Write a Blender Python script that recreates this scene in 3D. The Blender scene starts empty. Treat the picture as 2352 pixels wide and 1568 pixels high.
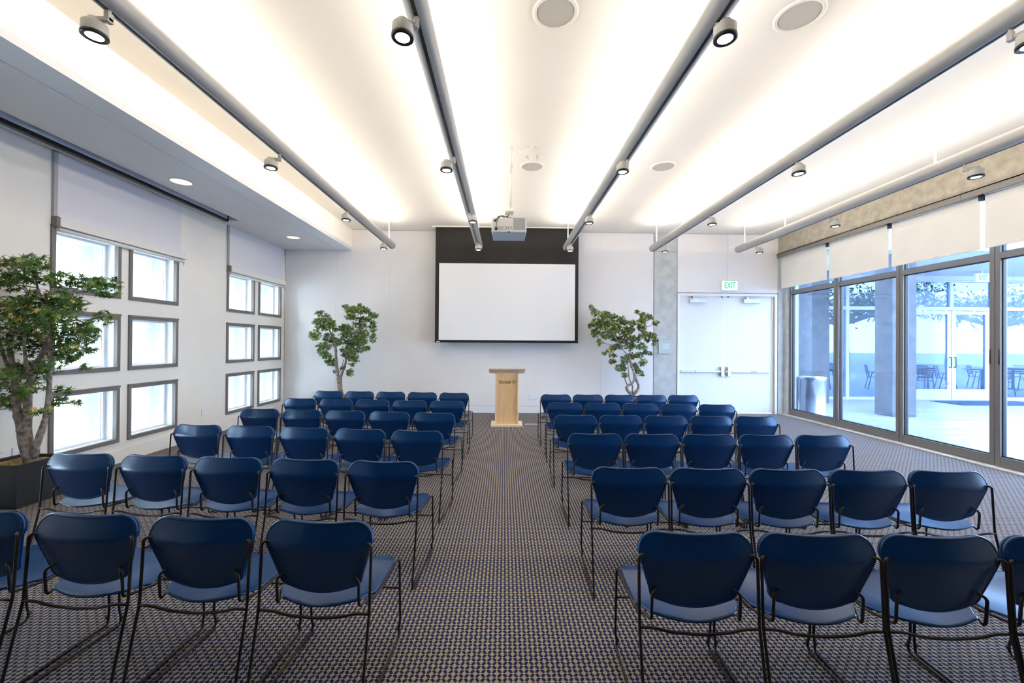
import bpy, math, random
from math import sin, cos, pi, radians, sqrt
from mathutils import Vector, Matrix, Quaternion
random.seed(7)
scene = bpy.context.scene
COL = scene.collection

# ---------------------------------------------------------------- camera
F = 950.0
EYE = Vector((0, 0, 1.6))
_Y = Vector((-17, -5, 950)).normalized()
_r = 0.0072
_Z = Vector((sin(_r), cos(_r), 0)); _Z = (_Z - _Y * _Z.dot(_Y)).normalized()
_X = _Z.cross(_Y)
if _X.x < 0: _X = -_X
RM = Matrix((_X, _Y, _Z))          # rows: world axes seen from the camera (right, up, forward)
cam = bpy.data.cameras.new('camera'); cam.lens = 36 * F / 2352; cam.sensor_width = 36
cam.clip_start = 0.05; cam.clip_end = 400
camo = bpy.data.objects.new('camera', cam); COL.objects.link(camo)
R = Matrix((RM.col[0], RM.col[1], -RM.col[2])).transposed()
camo.matrix_world = Matrix.Translation(EYE) @ R.to_4x4()
scene.camera = camo

def ray(u, v): return RM @ Vector(((u - 1176) / F, -(v - 784) / F, 1.0))
def at_y(u, v, y):
    d = ray(u, v); return EYE + d * (y / d.y)

# ---------------------------------------------------------------- view, sky, light
scene.view_settings.view_transform = 'Standard'
scene.view_settings.look = 'None'
scene.view_settings.gamma = 1.0
scene.view_settings.use_curve_mapping = False
scene.view_settings.exposure = 1.12
SKY_STRENGTH = 17.0
UPLIGHT_W = 20
w = bpy.data.worlds.new('sky'); scene.world = w; w.use_nodes = True
nt = w.node_tree; bg = nt.nodes['Background']
tc = nt.nodes.new('ShaderNodeTexCoord'); sx = nt.nodes.new('ShaderNodeSeparateXYZ')
cr = nt.nodes.new('ShaderNodeValToRGB')
nt.links.new(tc.outputs['Generated'], sx.inputs[0]); nt.links.new(sx.outputs['Z'], cr.inputs[0])
cr.color_ramp.elements[0].position = 0.0; cr.color_ramp.elements[0].color = (1.0, 0.99, 0.97, 1)
cr.color_ramp.elements[1].position = 0.6; cr.color_ramp.elements[1].color = (0.85, 0.92, 1.0, 1)
nt.links.new(cr.outputs[0], bg.inputs[0]); bg.inputs[1].default_value = SKY_STRENGTH
scene.cycles.use_denoising = True
scene.cycles.sample_clamp_indirect = 8
scene.cycles.max_bounces = 10
scene.cycles.diffuse_bounces = 6

# ---------------------------------------------------------------- materials
MATS = {}
def mat(name, rgb, rough=0.6, metal=0.0, coat=0.0, emit=None, estr=0.0, spec=None, trans=None):
    m = bpy.data.materials.new(name); m.use_nodes = True
    b = m.node_tree.nodes['Principled BSDF']
    b.inputs['Base Color'].default_value = (*rgb, 1)
    b.inputs['Roughness'].default_value = rough
    b.inputs['Metallic'].default_value = metal
    if coat: b.inputs['Coat Weight'].default_value = coat; b.inputs['Coat Roughness'].default_value = 0.25
    if emit: b.inputs['Emission Color'].default_value = (*emit, 1); b.inputs['Emission Strength'].default_value = estr
    if spec is not None: b.inputs['Specular IOR Level'].default_value = spec
    MATS[name] = m
    return m
def noise_mix(m, c1, c2, scale=5, detail=4, lo=0.35, hi=0.65, bump=0.0, stretch=None, bscale=None):
    nt = m.node_tree; b = nt.nodes['Principled BSDF']
    tc = nt.nodes.new('ShaderNodeTexCoord'); n = nt.nodes.new('ShaderNodeTexNoise')
    n.inputs['Scale'].default_value = scale; n.inputs['Detail'].default_value = detail
    src = tc.outputs['Object']
    if stretch:
        mp = nt.nodes.new('ShaderNodeMapping'); mp.inputs['Scale'].default_value = stretch
        nt.links.new(src, mp.inputs[0]); src = mp.outputs[0]
    nt.links.new(src, n.inputs['Vector'])
    r = nt.nodes.new('ShaderNodeValToRGB')
    r.color_ramp.elements[0].position = lo; r.color_ramp.elements[0].color = (*c1, 1)
    r.color_ramp.elements[1].position = hi; r.color_ramp.elements[1].color = (*c2, 1)
    nt.links.new(n.outputs['Fac'], r.inputs[0]); nt.links.new(r.outputs[0], b.inputs['Base Color'])
    if bump:
        n2 = nt.nodes.new('ShaderNodeTexNoise'); n2.inputs['Scale'].default_value = bscale or scale * 8
        nt.links.new(src, n2.inputs['Vector'])
        bp = nt.nodes.new('ShaderNodeBump'); bp.inputs['Strength'].default_value = bump
        bp.inputs['Distance'].default_value = 0.01
        nt.links.new(n2.outputs['Fac'], bp.inputs['Height']); nt.links.new(bp.outputs[0], b.inputs['Normal'])
    return m

M_WALLL = noise_mix(mat('cream_paint', (0.80, 0.78, 0.73), 0.85), (0.85, 0.815, 0.74), (0.88, 0.845, 0.775), 1.5, bump=0.06, bscale=180)
M_CEIL = noise_mix(mat('ceiling_paint', (0.86, 0.83, 0.78), 0.9), (0.86, 0.82, 0.735), (0.89, 0.85, 0.77), 0.8)
M_SOFF = mat('soffit_paint', (0.74, 0.74, 0.76), 0.85)
M_FAB = noise_mix(mat('panel_fabric', (0.80, 0.78, 0.79), 0.95), (0.85, 0.825, 0.82), (0.88, 0.86, 0.855), 1.2, bump=0.1, bscale=500)
M_WHITE = mat('white_paint', (0.86, 0.87, 0.88), 0.45)
M_DOOR = mat('door_paint', (0.78, 0.79, 0.79), 0.4)
M_CONC = noise_mix(mat('concrete', (0.5, 0.5, 0.48), 0.85), (0.47, 0.49, 0.49), (0.58, 0.60, 0.59), 6, 8, bump=0.25, bscale=60)
M_BEAM = noise_mix(mat('concrete_beam', (0.5, 0.45, 0.36), 0.9), (0.30, 0.275, 0.225), (0.42, 0.39, 0.325), 9, 8, 0.3, 0.7, bump=0.5, bscale=45)
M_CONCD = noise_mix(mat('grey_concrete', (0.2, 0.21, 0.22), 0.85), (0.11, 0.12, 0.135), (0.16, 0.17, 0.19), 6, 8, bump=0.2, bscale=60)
M_ALU = mat('bronze_aluminium', (0.20, 0.185, 0.175), 0.45, 0.3)
M_FRAMEG = mat('window_casing', (0.19, 0.175, 0.165), 0.55, 0.1)
M_SASH = mat('pale_sash', (0.80, 0.83, 0.85), 0.4)
M_SHADE = noise_mix(mat('shade_cloth', (0.78, 0.75, 0.70), 0.95), (0.77, 0.74, 0.69), (0.80, 0.77, 0.72), 3)
M_VAL = mat('cream_valance', (0.76, 0.74, 0.70), 0.6)
M_PLAST = mat('navy_plastic', (0.004, 0.030, 0.115), 0.23, 0, 0.0)
M_PLAST.node_tree.nodes['Principled BSDF'].inputs['IOR'].default_value = 1.6
M_PLAST.node_tree.nodes['Principled BSDF'].inputs['Specular Tint'].default_value = (0.55, 0.78, 1.0, 1)
noise_mix(M_PLAST, (0.0015, 0.029, 0.120), (0.002, 0.036, 0.145), 2)
M_ROD = mat('bronze_rod', (0.030, 0.026, 0.024), 0.35, 0.5)
M_TUBE = mat('grey_tube', (0.40, 0.395, 0.38), 0.42, 0.15)
M_HEAD = mat('grey_lamp_paint', (0.55, 0.54, 0.50), 0.5)
M_BLACK = mat('black_trim', (0.008, 0.008, 0.008), 0.35)
M_BLKFAB = mat('black_screen_border', (0.022, 0.020, 0.018), 0.8)
M_SCREEN = mat('projection_cloth', (0.93, 0.93, 0.94), 0.9)
M_LENS = mat('lamp_lens', (1, 1, 1), 0.5, emit=(1.0, 0.92, 0.84), estr=4)
M_GRILL = noise_mix(mat('speaker_grille', (0.62, 0.60, 0.55), 0.8), (0.48, 0.46, 0.41), (0.56, 0.54, 0.48), 300)
M_GLASS = None
M_CHROME = mat('satin_steel', (0.62, 0.62, 0.60), 0.3, 0.9)
M_PLATEW = mat('white_plastic', (0.85, 0.86, 0.87), 0.4)
M_PBAR = mat('satin_aluminium', (0.62, 0.65, 0.68), 0.35, 0.4)
M_BRASS = mat('beige_metal', (0.45, 0.41, 0.36), 0.5, 0.3)
M_POT = mat('charcoal_planter', (0.018, 0.021, 0.026), 0.5)
M_MOSS = noise_mix(mat('dry_moss', (0.35, 0.25, 0.1), 1), (0.20, 0.12, 0.04), (0.52, 0.38, 0.17), 40, bump=1.0, bscale=80)
M_BARK = noise_mix(mat('bark', (0.3, 0.24, 0.2), 0.9), (0.17, 0.13, 0.10), (0.42, 0.36, 0.31), 25, 6, bump=0.8, bscale=60)
M_LEAF = [mat('leaf_dark', (0.045, 0.12, 0.02), 0.5), mat('leaf_green', (0.10, 0.22, 0.03), 0.5),
          mat('leaf_olive', (0.22, 0.30, 0.05), 0.5), mat('leaf_yellow', (0.62, 0.42, 0.06), 0.55)]
M_YARD = [mat('yard_leaf_dark', (0.012, 0.035, 0.012), 0.6), mat('yard_leaf_green', (0.03, 0.075, 0.02), 0.6)]
M_EXITB = mat('exit_sign_face', (0.86, 0.87, 0.86), 0.4, emit=(0.95, 1, 0.97), estr=0.25)
M_EXITG = mat('exit_green', (0.0, 0.42, 0.20), 0.4, emit=(0.0, 0.8, 0.35), estr=0.25)
M_PROJ = mat('projector_shell', (0.80, 0.79, 0.75), 0.45)
M_PROJU = mat('projector_underside', (0.42, 0.47, 0.58), 0.5)
M_VENT = mat('vent_grey', (0.42, 0.43, 0.42), 0.6)
M_BLUE = mat('blue_wire', (0.03, 0.07, 0.35), 0.5)
M_ROOF = mat('canopy_paint', (0.45, 0.48, 0.55), 0.8)
M_PAVE = noise_mix(mat('pavers', (0.3, 0.32, 0.36), 0.6), (0.31, 0.33, 0.36), (0.44, 0.45, 0.47), 1.2, 6, stretch=(1, 5, 1))
M_OUTW = noise_mix(mat('stucco', (0.8, 0.82, 0.84), 0.9), (0.54, 0.56, 0.57), (0.68, 0.69, 0.70), 30, 6, bump=0.4, bscale=60)
M_BLUEFR = mat('silver_frame', (0.42, 0.46, 0.52), 0.45)
M_MAT = mat('door_mat', (0.03, 0.06, 0.13), 0.95)
M_FURN = mat('patio_metal', (0.04, 0.05, 0.08), 0.4, 0.4)
M_CLIFF = noise_mix(mat('pale_rock', (0.75, 0.74, 0.72), 0.95), (0.62, 0.62, 0.62), (0.82, 0.81, 0.79), 0.8)

def wood(name, c1, c2):
    m = mat(name, c1, 0.42)
    nt = m.node_tree; b = nt.nodes['Principled BSDF']
    tc = nt.nodes.new('ShaderNodeTexCoord'); mp = nt.nodes.new('ShaderNodeMapping')
    mp.inputs['Scale'].default_value = (14, 14, 1.6)
    n = nt.nodes.new('ShaderNodeTexNoise'); n.inputs['Scale'].default_value = 3; n.inputs['Detail'].default_value = 8
    r = nt.nodes.new('ShaderNodeValToRGB')
    r.color_ramp.elements[0].position = 0.3; r.color_ramp.elements[0].color = (*c1, 1)
    r.color_ramp.elements[1].position = 0.7; r.color_ramp.elements[1].color = (*c2, 1)
    nt.links.new(tc.outputs['Object'], mp.inputs[0]); nt.links.new(mp.outputs[0], n.inputs[0])
    nt.links.new(n.outputs['Fac'], r.inputs[0]); nt.links.new(r.outputs[0], b.inputs['Base Color'])
    return m
M_WOOD = wood('maple_veneer', (0.78, 0.50, 0.25), (0.86, 0.60, 0.33))
M_WOODL = wood('maple_edge', (0.82, 0.66, 0.46), (0.88, 0.74, 0.55))
M_LOGO = mat('engraved_brown', (0.20, 0.12, 0.05), 0.7)

def glass(name, tint=(0.93, 0.97, 1.0), refl=1.0):
    m = bpy.data.materials.new(name); m.use_nodes = True
    nt = m.node_tree; nt.nodes.clear()
    o = nt.nodes.new('ShaderNodeOutputMaterial'); mx = nt.nodes.new('ShaderNodeMixShader')
    t = nt.nodes.new('ShaderNodeBsdfTransparent'); g = nt.nodes.new('ShaderNodeBsdfGlossy')
    fr = nt.nodes.new('ShaderNodeFresnel'); fr.inputs[0].default_value = 1.45
    mu = nt.nodes.new('ShaderNodeMath'); mu.operation = 'MULTIPLY'; mu.inputs[1].default_value = refl
    t.inputs[0].default_value = (*tint, 1); g.inputs['Roughness'].default_value = 0.02
    nt.links.new(fr.outputs[0], mu.inputs[0]); nt.links.new(mu.outputs[0], mx.inputs[0])
    nt.links.new(t.outputs[0], mx.inputs[1]); nt.links.new(g.outputs[0], mx.inputs[2])
    nt.links.new(mx.outputs[0], o.inputs[0])
    return m
M_GLASS = glass('window_glass', (0.90, 0.96, 1.0), 0.8)
M_GLASSB = glass('storefront_glass', (0.42, 0.50, 0.61), 0.35)
M_ACRYL = glass('clear_acrylic', (0.80, 0.88, 0.90), 1.0)

def carpet():
    m = mat('dotted_carpet', (0.3, 0.27, 0.2), 0.95, spec=0.25)
    nt = m.node_tree; b = nt.nodes['Principled BSDF']; L = nt.links.new
    def N(t, op=None, **kw):
        n = nt.nodes.new(t)
        if op: n.operation = op
        for k, v in kw.items(): n.inputs[int(k[1:])].default_value = v
        return n
    tc = N('ShaderNodeTexCoord')
    nz = N('ShaderNodeTexNoise'); nz.inputs['Scale'].default_value = 55; nz.inputs['Detail'].default_value = 1
    L(tc.outputs['Object'], nz.inputs[0])
    ns = N('ShaderNodeVectorMath', 'SUBTRACT'); ns.inputs[1].default_value = (0.5, 0.5, 0.5); L(nz.outputs['Color'], ns.inputs[0])
    nm = N('ShaderNodeVectorMath', 'SCALE'); nm.inputs['Scale'].default_value = 0.18; L(ns.outputs[0], nm.inputs[0])
    sc = N('ShaderNodeVectorMath', 'MULTIPLY'); sc.inputs[1].default_value = (1 / 0.0264, 1 / 0.0252, 0); L(tc.outputs['Object'], sc.inputs[0])
    ad = N('ShaderNodeVectorMath', 'ADD'); L(sc.outputs[0], ad.inputs[0]); L(nm.outputs[0], ad.inputs[1])
    fl = N('ShaderNodeVectorMath', 'FLOOR'); L(ad.outputs[0], fl.inputs[0])
    fx = N('ShaderNodeSeparateXYZ'); L(fl.outputs[0], fx.inputs[0])
    su = N('ShaderNodeMath', 'ADD'); L(fx.outputs[0], su.inputs[0]); L(fx.outputs[1], su.inputs[1])
    pp = N('ShaderNodeMath', 'PINGPONG', _1=1.0); L(su.outputs[0], pp.inputs[0])
    sg = N('ShaderNodeMath', 'MULTIPLY_ADD', _1=0.9, _2=-0.45); L(pp.outputs[0], sg.inputs[0])
    fr = N('ShaderNodeVectorMath', 'FRACTION'); L(ad.outputs[0], fr.inputs[0])
    ce = N('ShaderNodeVectorMath', 'SUBTRACT'); ce.inputs[1].default_value = (0.5, 0.5, 0); L(fr.outputs[0], ce.inputs[0])
    cx = N('ShaderNodeSeparateXYZ'); L(ce.outputs[0], cx.inputs[0])
    sh = N('ShaderNodeMath', 'MULTIPLY_ADD'); L(cx.outputs[0], sh.inputs[0]); L(sg.outputs[0], sh.inputs[1]); L(cx.outputs[1], sh.inputs[2])
    ax = N('ShaderNodeMath', 'ABSOLUTE'); L(cx.outputs[0], ax.inputs[0])
    ay = N('ShaderNodeMath', 'ABSOLUTE'); L(sh.outputs[0], ay.inputs[0])
    px = N('ShaderNodeMath', 'POWER', _1=1.25); L(ax.outputs[0], px.inputs[0])
    am = N('ShaderNodeMath', 'MULTIPLY', _1=0.93); L(ay.outputs[0], am.inputs[0])
    py = N('ShaderNodeMath', 'POWER', _1=1.25); L(am.outputs[0], py.inputs[0])
    s2 = N('ShaderNodeMath', 'ADD'); L(px.outputs[0], s2.inputs[0]); L(py.outputs[0], s2.inputs[1])
    mr = N('ShaderNodeMapRange'); mr.inputs['From Min'].default_value = 0.340; mr.inputs['From Max'].default_value = 0.378
    L(s2.outputs[0], mr.inputs[0])
    n2 = N('ShaderNodeTexNoise'); n2.inputs['Scale'].default_value = 700; L(tc.outputs['Object'], n2.inputs[0])
    r2 = N('ShaderNodeValToRGB')
    r2.color_ramp.elements[0].position = 0.3; r2.color_ramp.elements[0].color = (0.24, 0.205, 0.15, 1)
    r2.color_ramp.elements[1].position = 0.7; r2.color_ramp.elements[1].color = (0.44, 0.385, 0.295, 1)
    L(n2.outputs['Fac'], r2.inputs[0])
    mx = N('ShaderNodeMix'); mx.data_type = 'RGBA'
    L(mr.outputs[0], mx.inputs[0]); mx.inputs[6].default_value = (0.010, 0.014, 0.070, 1); L(r2.outputs[0], mx.inputs[7])
    L(mx.outputs[2], b.inputs['Base Color'])
    bp = N('ShaderNodeBump'); bp.inputs['Strength'].default_value = 0.3; bp.inputs['Distance'].default_value = 0.004
    L(n2.outputs['Fac'], bp.inputs['Height']); L(bp.outputs[0], b.inputs['Normal'])
    return m
M_CARPET = carpet()

# ---------------------------------------------------------------- mesh helpers
class MB:
    def __init__(s): s.v = []; s.f = []; s.mi = []; s.sm = []
    def add(s, vs, fs, mi=0, smooth=False):
        o = len(s.v); s.v += [tuple(v) for v in vs]
        for f in fs: s.f.append([o + i for i in f]); s.mi.append(mi); s.sm.append(smooth)
        return s
    def box(s, x0, x1, y0, y1, z0, z1, mi=0):
        if x0 > x1: x0, x1 = x1, x0
        if y0 > y1: y0, y1 = y1, y0
        if z0 > z1: z0, z1 = z1, z0
        v = [(x, y, z) for x in (x0, x1) for y in (y0, y1) for z in (z0, z1)]
        return s.add(v, [(0, 1, 3, 2), (4, 6, 7, 5), (0, 4, 5, 1), (2, 3, 7, 6), (0, 2, 6, 4), (1, 5, 7, 3)], mi)
    def tube(s, pts, r, n=8, mi=0, caps=True, smooth=True):
        pts = [Vector(p) for p in pts]; rs = r if isinstance(r, (list, tuple)) else [r] * len(pts)
        up = Vector((0, 0, 1)); rings = []
        t0 = (pts[1] - pts[0]).normalized()
        a = t0.cross(up)
        if a.length < 0.05: a = t0.cross(Vector((1, 0, 0)))
        a.normalize(); prev = t0
        for i, p in enumerate(pts):
            if i == 0: t = t0
            elif i == len(pts) - 1: t = (pts[i] - pts[i - 1]).normalized()
            else: t = ((pts[i] - pts[i - 1]).normalized() + (pts[i + 1] - pts[i]).normalized()).normalized()
            a = (prev.rotation_difference(t)) @ a; a = (a - t * a.dot(t)).normalized(); prev = t
            b = t.cross(a)
            rings.append([p + (a * cos(2 * pi * k / n) + b * sin(2 * pi * k / n)) * rs[i] for k in range(n)])
        v = [q for ring in rings for q in ring]; f = []
        for i in range(len(pts) - 1):
            for k in range(n):
                f.append((i * n + k, i * n + (k + 1) % n, (i + 1) * n + (k + 1) % n, (i + 1) * n + k))
        s.add(v, f, mi, smooth)
        if caps:
            o = len(s.v) - len(v)
            s.f.append([o + k for k in range(n)][::-1]); s.mi.append(mi); s.sm.append(False)
            s.f.append([o + (len(pts) - 1) * n + k for k in range(n)]); s.mi.append(mi); s.sm.append(False)
        return s
    def lathe(s, prof, c=(0, 0, 0), n=32, mi=0, smooth=True):
        v = []; f = []
        for (r, z) in prof:
            for k in range(n): v.append((c[0] + r * cos(2 * pi * k / n), c[1] + r * sin(2 * pi * k / n), c[2] + z))
        for i in range(len(prof) - 1):
            for k in range(n): f.append((i * n + k, i * n + (k + 1) % n, (i + 1) * n + (k + 1) % n, (i + 1) * n + k))
        return s.add(v, f, mi, smooth)
    def disc(s, c, r, n=32, mi=0, down=False):
        v = [(c[0] + r * cos(2 * pi * k / n), c[1] + r * sin(2 * pi * k / n), c[2]) for k in range(n)]
        return s.add(v, [tuple(range(n))[::-1] if down else tuple(range(n))], mi)
    def build(s, name, m, parent=None, bevel=0.0, loc=None):
        me = bpy.data.meshes.new(name); me.from_pydata(s.v, [], s.f)
        for x in (m if isinstance(m, (list, tuple)) else [m]): me.materials.append(x)
        me.polygons.foreach_set('material_index', s.mi); me.polygons.foreach_set('use_smooth', s.sm)
        me.update()
        o = bpy.data.objects.new(name, me); COL.objects.link(o)
        if parent: o.parent = parent
        if loc: o.location = loc
        if bevel:
            b = o.modifiers.new('bevel', 'BEVEL'); b.width = bevel; b.segments = 2; b.limit_method = 'ANGLE'
        return o
def B(*a): return MB().box(*a)
def boxes(*L):
    m = MB()
    for b in L: m.box(*b)
    return m
def struct(o): o['kind'] = 'structure'; return o
def tag(o, label, cat, group=None):
    o['label'] = label; o['category'] = cat
    if group: o['group'] = group
    return o
def empty(name, loc=(0, 0, 0), rz=0):
    o = bpy.data.objects.new(name, None); COL.objects.link(o); o.location = loc; o.rotation_euler.z = rz
    o.empty_display_size = 0.1
    return o
def copy_tree(o, parent=None):
    c = o.copy(); COL.objects.link(c)
    if parent: c.parent = parent
    for ch in list(KIDS.get(o.name, [])): copy_tree(ch, c)
    return c
KIDS = {}
def note_kids(o):
    KIDS[o.name] = list(o.children)
    for c in o.children: note_kids(c)
def rounded(pts, r=0.02, n=4):
    """round the corners of a polyline"""
    pts = [Vector(p) for p in pts]; out = [pts[0]]
    for i in range(1, len(pts) - 1):
        a, b, c = pts[i - 1], pts[i], pts[i + 1]
        d1 = (a - b); d2 = (c - b); rr = min(r, d1.length * 0.45, d2.length * 0.45)
        p = b + d1.normalized() * rr; q = b + d2.normalized() * rr
        for k in range(n + 1):
            t = k / n; out.append((1 - t) ** 2 * p + 2 * t * (1 - t) * b + t * t * q)
    out.append(pts[-1]); return out

# ---------------------------------------------------------------- room shell
XL, XR, YB, YF, H = -5.05, 6.60, 9.57, -3.2, 4.2
SZ, SX = 3.72, -3.53              # soffit height and edge
struct(B(XL - 0.2, XR + 0.05, YF, YB + 0.3, -0.1, 0).build('floor', M_CARPET))
struct(B(XL - 0.7, XR + 0.5, YF, YB + 0.3, H, H + 0.2).build('ceiling', M_CEIL))
# left wall with window openings
wy = [(1.765, 2.60), (2.72, 3.55), (4.675, 5.51), (5.635, 6.467), (7.588, 8.415), (8.555, 9.40)]
wz = [(0.275, 1.015), (1.21, 1.945), (2.15, 2.89)]
def wall_grid(m, x0, x1, ys, zs, ya, yb, za, zb):
    """box wall between x0..x1 with the openings ys x zs left out"""
    yc = ya
    for (a, b) in ys:
        m.box(x0, x1, yc, a, za, zb); yc = b
        zc = za
        for (c, d) in zs: m.box(x0, x1, a, b, zc, c); zc = d
        m.box(x0, x1, a, b, zc, zb)
    m.box(x0, x1, yc, yb, za, zb)
m = MB(); wall_grid(m, XL - 0.14, XL, wy, wz, YF, YB + 0.3, 0, H)
struct(m.build('wall_left', M_WALLL))
m = MB(); ysb = [(a + 0.03, b - 0.03) for a, b in wy]; zsb = [(a + 0.03, b - 0.03) for a, b in wz]
wall_grid(m, XL - 0.75, XL - 0.20, ysb, zsb, YF, YB + 0.3, -0.1, H)
struct(m.build('wall_exterior', M_OUTW))
n = 0
for (a, b) in wy:
    for (c, d) in wz:
        n += 1
        e = empty('window_%d' % n, (XL, (a + b) / 2, c)); struct(e)
        y0, y1, z0, z1 = a - (a + b) / 2, b - (a + b) / 2, 0, d - c
        fr = MB(); t = 0.045
        fr.box(-0.03, 0.022, y0, y0 + t, z0, z1); fr.box(-0.03, 0.022, y1 - t, y1, z0, z1)
        fr.box(-0.03, 0.022, y0 + t, y1 - t, z0, z0 + t + 0.008); fr.box(-0.03, 0.022, y0 + t, y1 - t, z1 - t - 0.01, z1)
        fr.box(0.0, 0.032, y0, y1, z1 - 0.022, z1 + 0.004)
        fr.build('window_frame', M_FRAMEG, e, 0.003)
        rv = MB()
        rv.box(-0.13, -0.03, y0 + 0.02, y0 + t, z0 + 0.02, z1 - 0.02); rv.box(-0.13, -0.03, y1 - t, y1 - 0.02, z0 + 0.02, z1 - 0.02)
        rv.box(-0.13, -0.03, y0 + t, y1 - t, z0 + 0.02, z0 + t); rv.box(-0.13, -0.03, y0 + t, y1 - t, z1 - t, z1 - 0.02)
        rv.build('window_reveal', M_SASH, e)
        sa = MB(); s = t + 0.028
        sa.box(-0.19, -0.13, y0 + 0.03, y0 + s, z0 + 0.03, z1 - 0.03); sa.box(-0.19, -0.13, y1 - s, y1 - 0.03, z0 + 0.03, z1 - 0.03)
        sa.box(-0.19, -0.13, y0 + s, y1 - s, z0 + 0.03, z0 + s); sa.box(-0.19, -0.13, y0 + s, y1 - s, z1 - s, z1 - 0.03)
        sa.build('sash', M_SASH, e)
        gk = MB(); g = 0.006
        gk.box(-0.158, -0.152, y0 + s - g, y0 + s, z0 + s, z1 - s); gk.box(-0.158, -0.152, y1 - s, y1 - s + g, z0 + s, z1 - s)
        gk.box(-0.158, -0.152, y0 + s, y1 - s, z0 + s - g, z0 + s); gk.box(-0.158, -0.152, y0 + s, y1 - s, z1 - s, z1 - s + g)
        gk.build('gasket', M_BLACK, e)
        B(-0.165, -0.157, y0 + s, y1 - s, z0 + s, z1 - s).build('pane', M_GLASS, e)
struct(B(XL, XL + 0.012, YF, YB, 0, 0.18).build('baseboard_left', M_WALLL, bevel=0.002))
# back wall: fabric panels with thin joints
bw = MB(); bw.box(XL, 4.02, YB + 0.02, YB + 0.3, 0, H)
bw.box(4.02, 6.39, YB + 0.02, YB + 0.3, 2.80, H); bw.box(6.36, 6.9, YB + 0.02, YB + 0.3, 0, H)
struct(bw.build('wall_back', M_CONC))
seams = [XL + 0.01, -3.88, -2.66, -1.44, -0.22, 1.0, 2.23, 3.455]
pn = MB()
for a, b in zip(seams, seams[1:]): pn.box(a + 0.0006, b - 0.0006, YB - 0.005, YB + 0.02, 0.165, H - 0.01)
pn.box(4.02, 5.20, YB - 0.005, YB + 0.02, 2.83, H - 0.01); pn.box(5.206, 6.385, YB - 0.005, YB + 0.02, 2.83, H - 0.01)
struct(pn.build('trim_1', M_FAB, bevel=0.002))
struct(B(XL, 3.455, YB - 0.012, YB + 0.02, 0, 0.155).build('baseboard_back', M_WHITE, bevel=0.003))
struct(boxes((3.475, 4.005, YB - 0.003, YB + 0.02, 0, 3.765), (3.475, 4.005, YB - 0.003, YB + 0.02, 3.772, H),
             (6.39, 6.70, YB - 0.02, YB + 0.02, 0, H)).build('trim_2', M_CONC, bevel=0.002))
struct(B(XL, XR + 0.5, YF - 0.1, YF, 0, H).build('wall_front', mat('darkened_wall', (0.10, 0.10, 0.10), 0.9)))  # unseen wall behind the camera, coloured dark to keep the chair backs dark
# soffit along the left wall with a screen slot
so = MB()
sx0, sx1, sya, syb = -4.83, -4.665, 3.2, 7.32
so.box(XL, SX, YF, sya, SZ, SZ + 0.08); so.box(XL, SX, syb, YB, SZ, SZ + 0.08)
so.box(XL, sx0, sya, syb, SZ, SZ + 0.08); so.box(sx1, SX, sya, syb, SZ, SZ + 0.08)
so.box(sx0 - 0.02, sx1 + 0.02, sya, syb, SZ + 0.26, SZ + 0.28)
so.box(sx0 - 0.02, sx0, sya, syb, SZ + 0.08, SZ + 0.26); so.box(sx1, sx1 + 0.02, sya, syb, SZ + 0.08, SZ + 0.26)
so.box(sx0, sx1, syb, syb + 0.02, SZ + 0.08, SZ + 0.26)
struct(so.build('trim_3', M_SOFF))
struct(B(SX - 0.03, SX, YF, YB, SZ + 0.08, H).build('trim_4', M_CEIL))
struct(boxes((-3.845, -3.83, YF, YB, SZ - 0.006, SZ)).build('trim_5', M_VAL))
# right side: concrete beam, shade fascia, threshold
bm = MB(); yy = YB
bm.box(6.40, 7.0, YF, YB + 0.3, 3.74, H)
struct(bm.build('trim_6', M_BEAM, bevel=0.004))
fa = MB(); fy = [YF, 1.35, 4.0, 5.66, 8.3, YB]
for a, b in zip(fy, fy[1:]): fa.box(6.36, 6.38, a + 0.003, b - 0.003, 3.645, 3.74)
fa.box(6.36, 6.60, YF, YB, 3.725, 3.74)
struct(fa.build('trim_7', M_ALU))
struct(B(6.44, 6.78, YF, YB + 0.2, 0, 0.018).build('trim_8', noise_mix(mat('stone_sill', (0.6, 0.56, 0.48), 0.6), (0.52, 0.48, 0.40), (0.66, 0.62, 0.54), 8), bevel=0.003))
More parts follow.
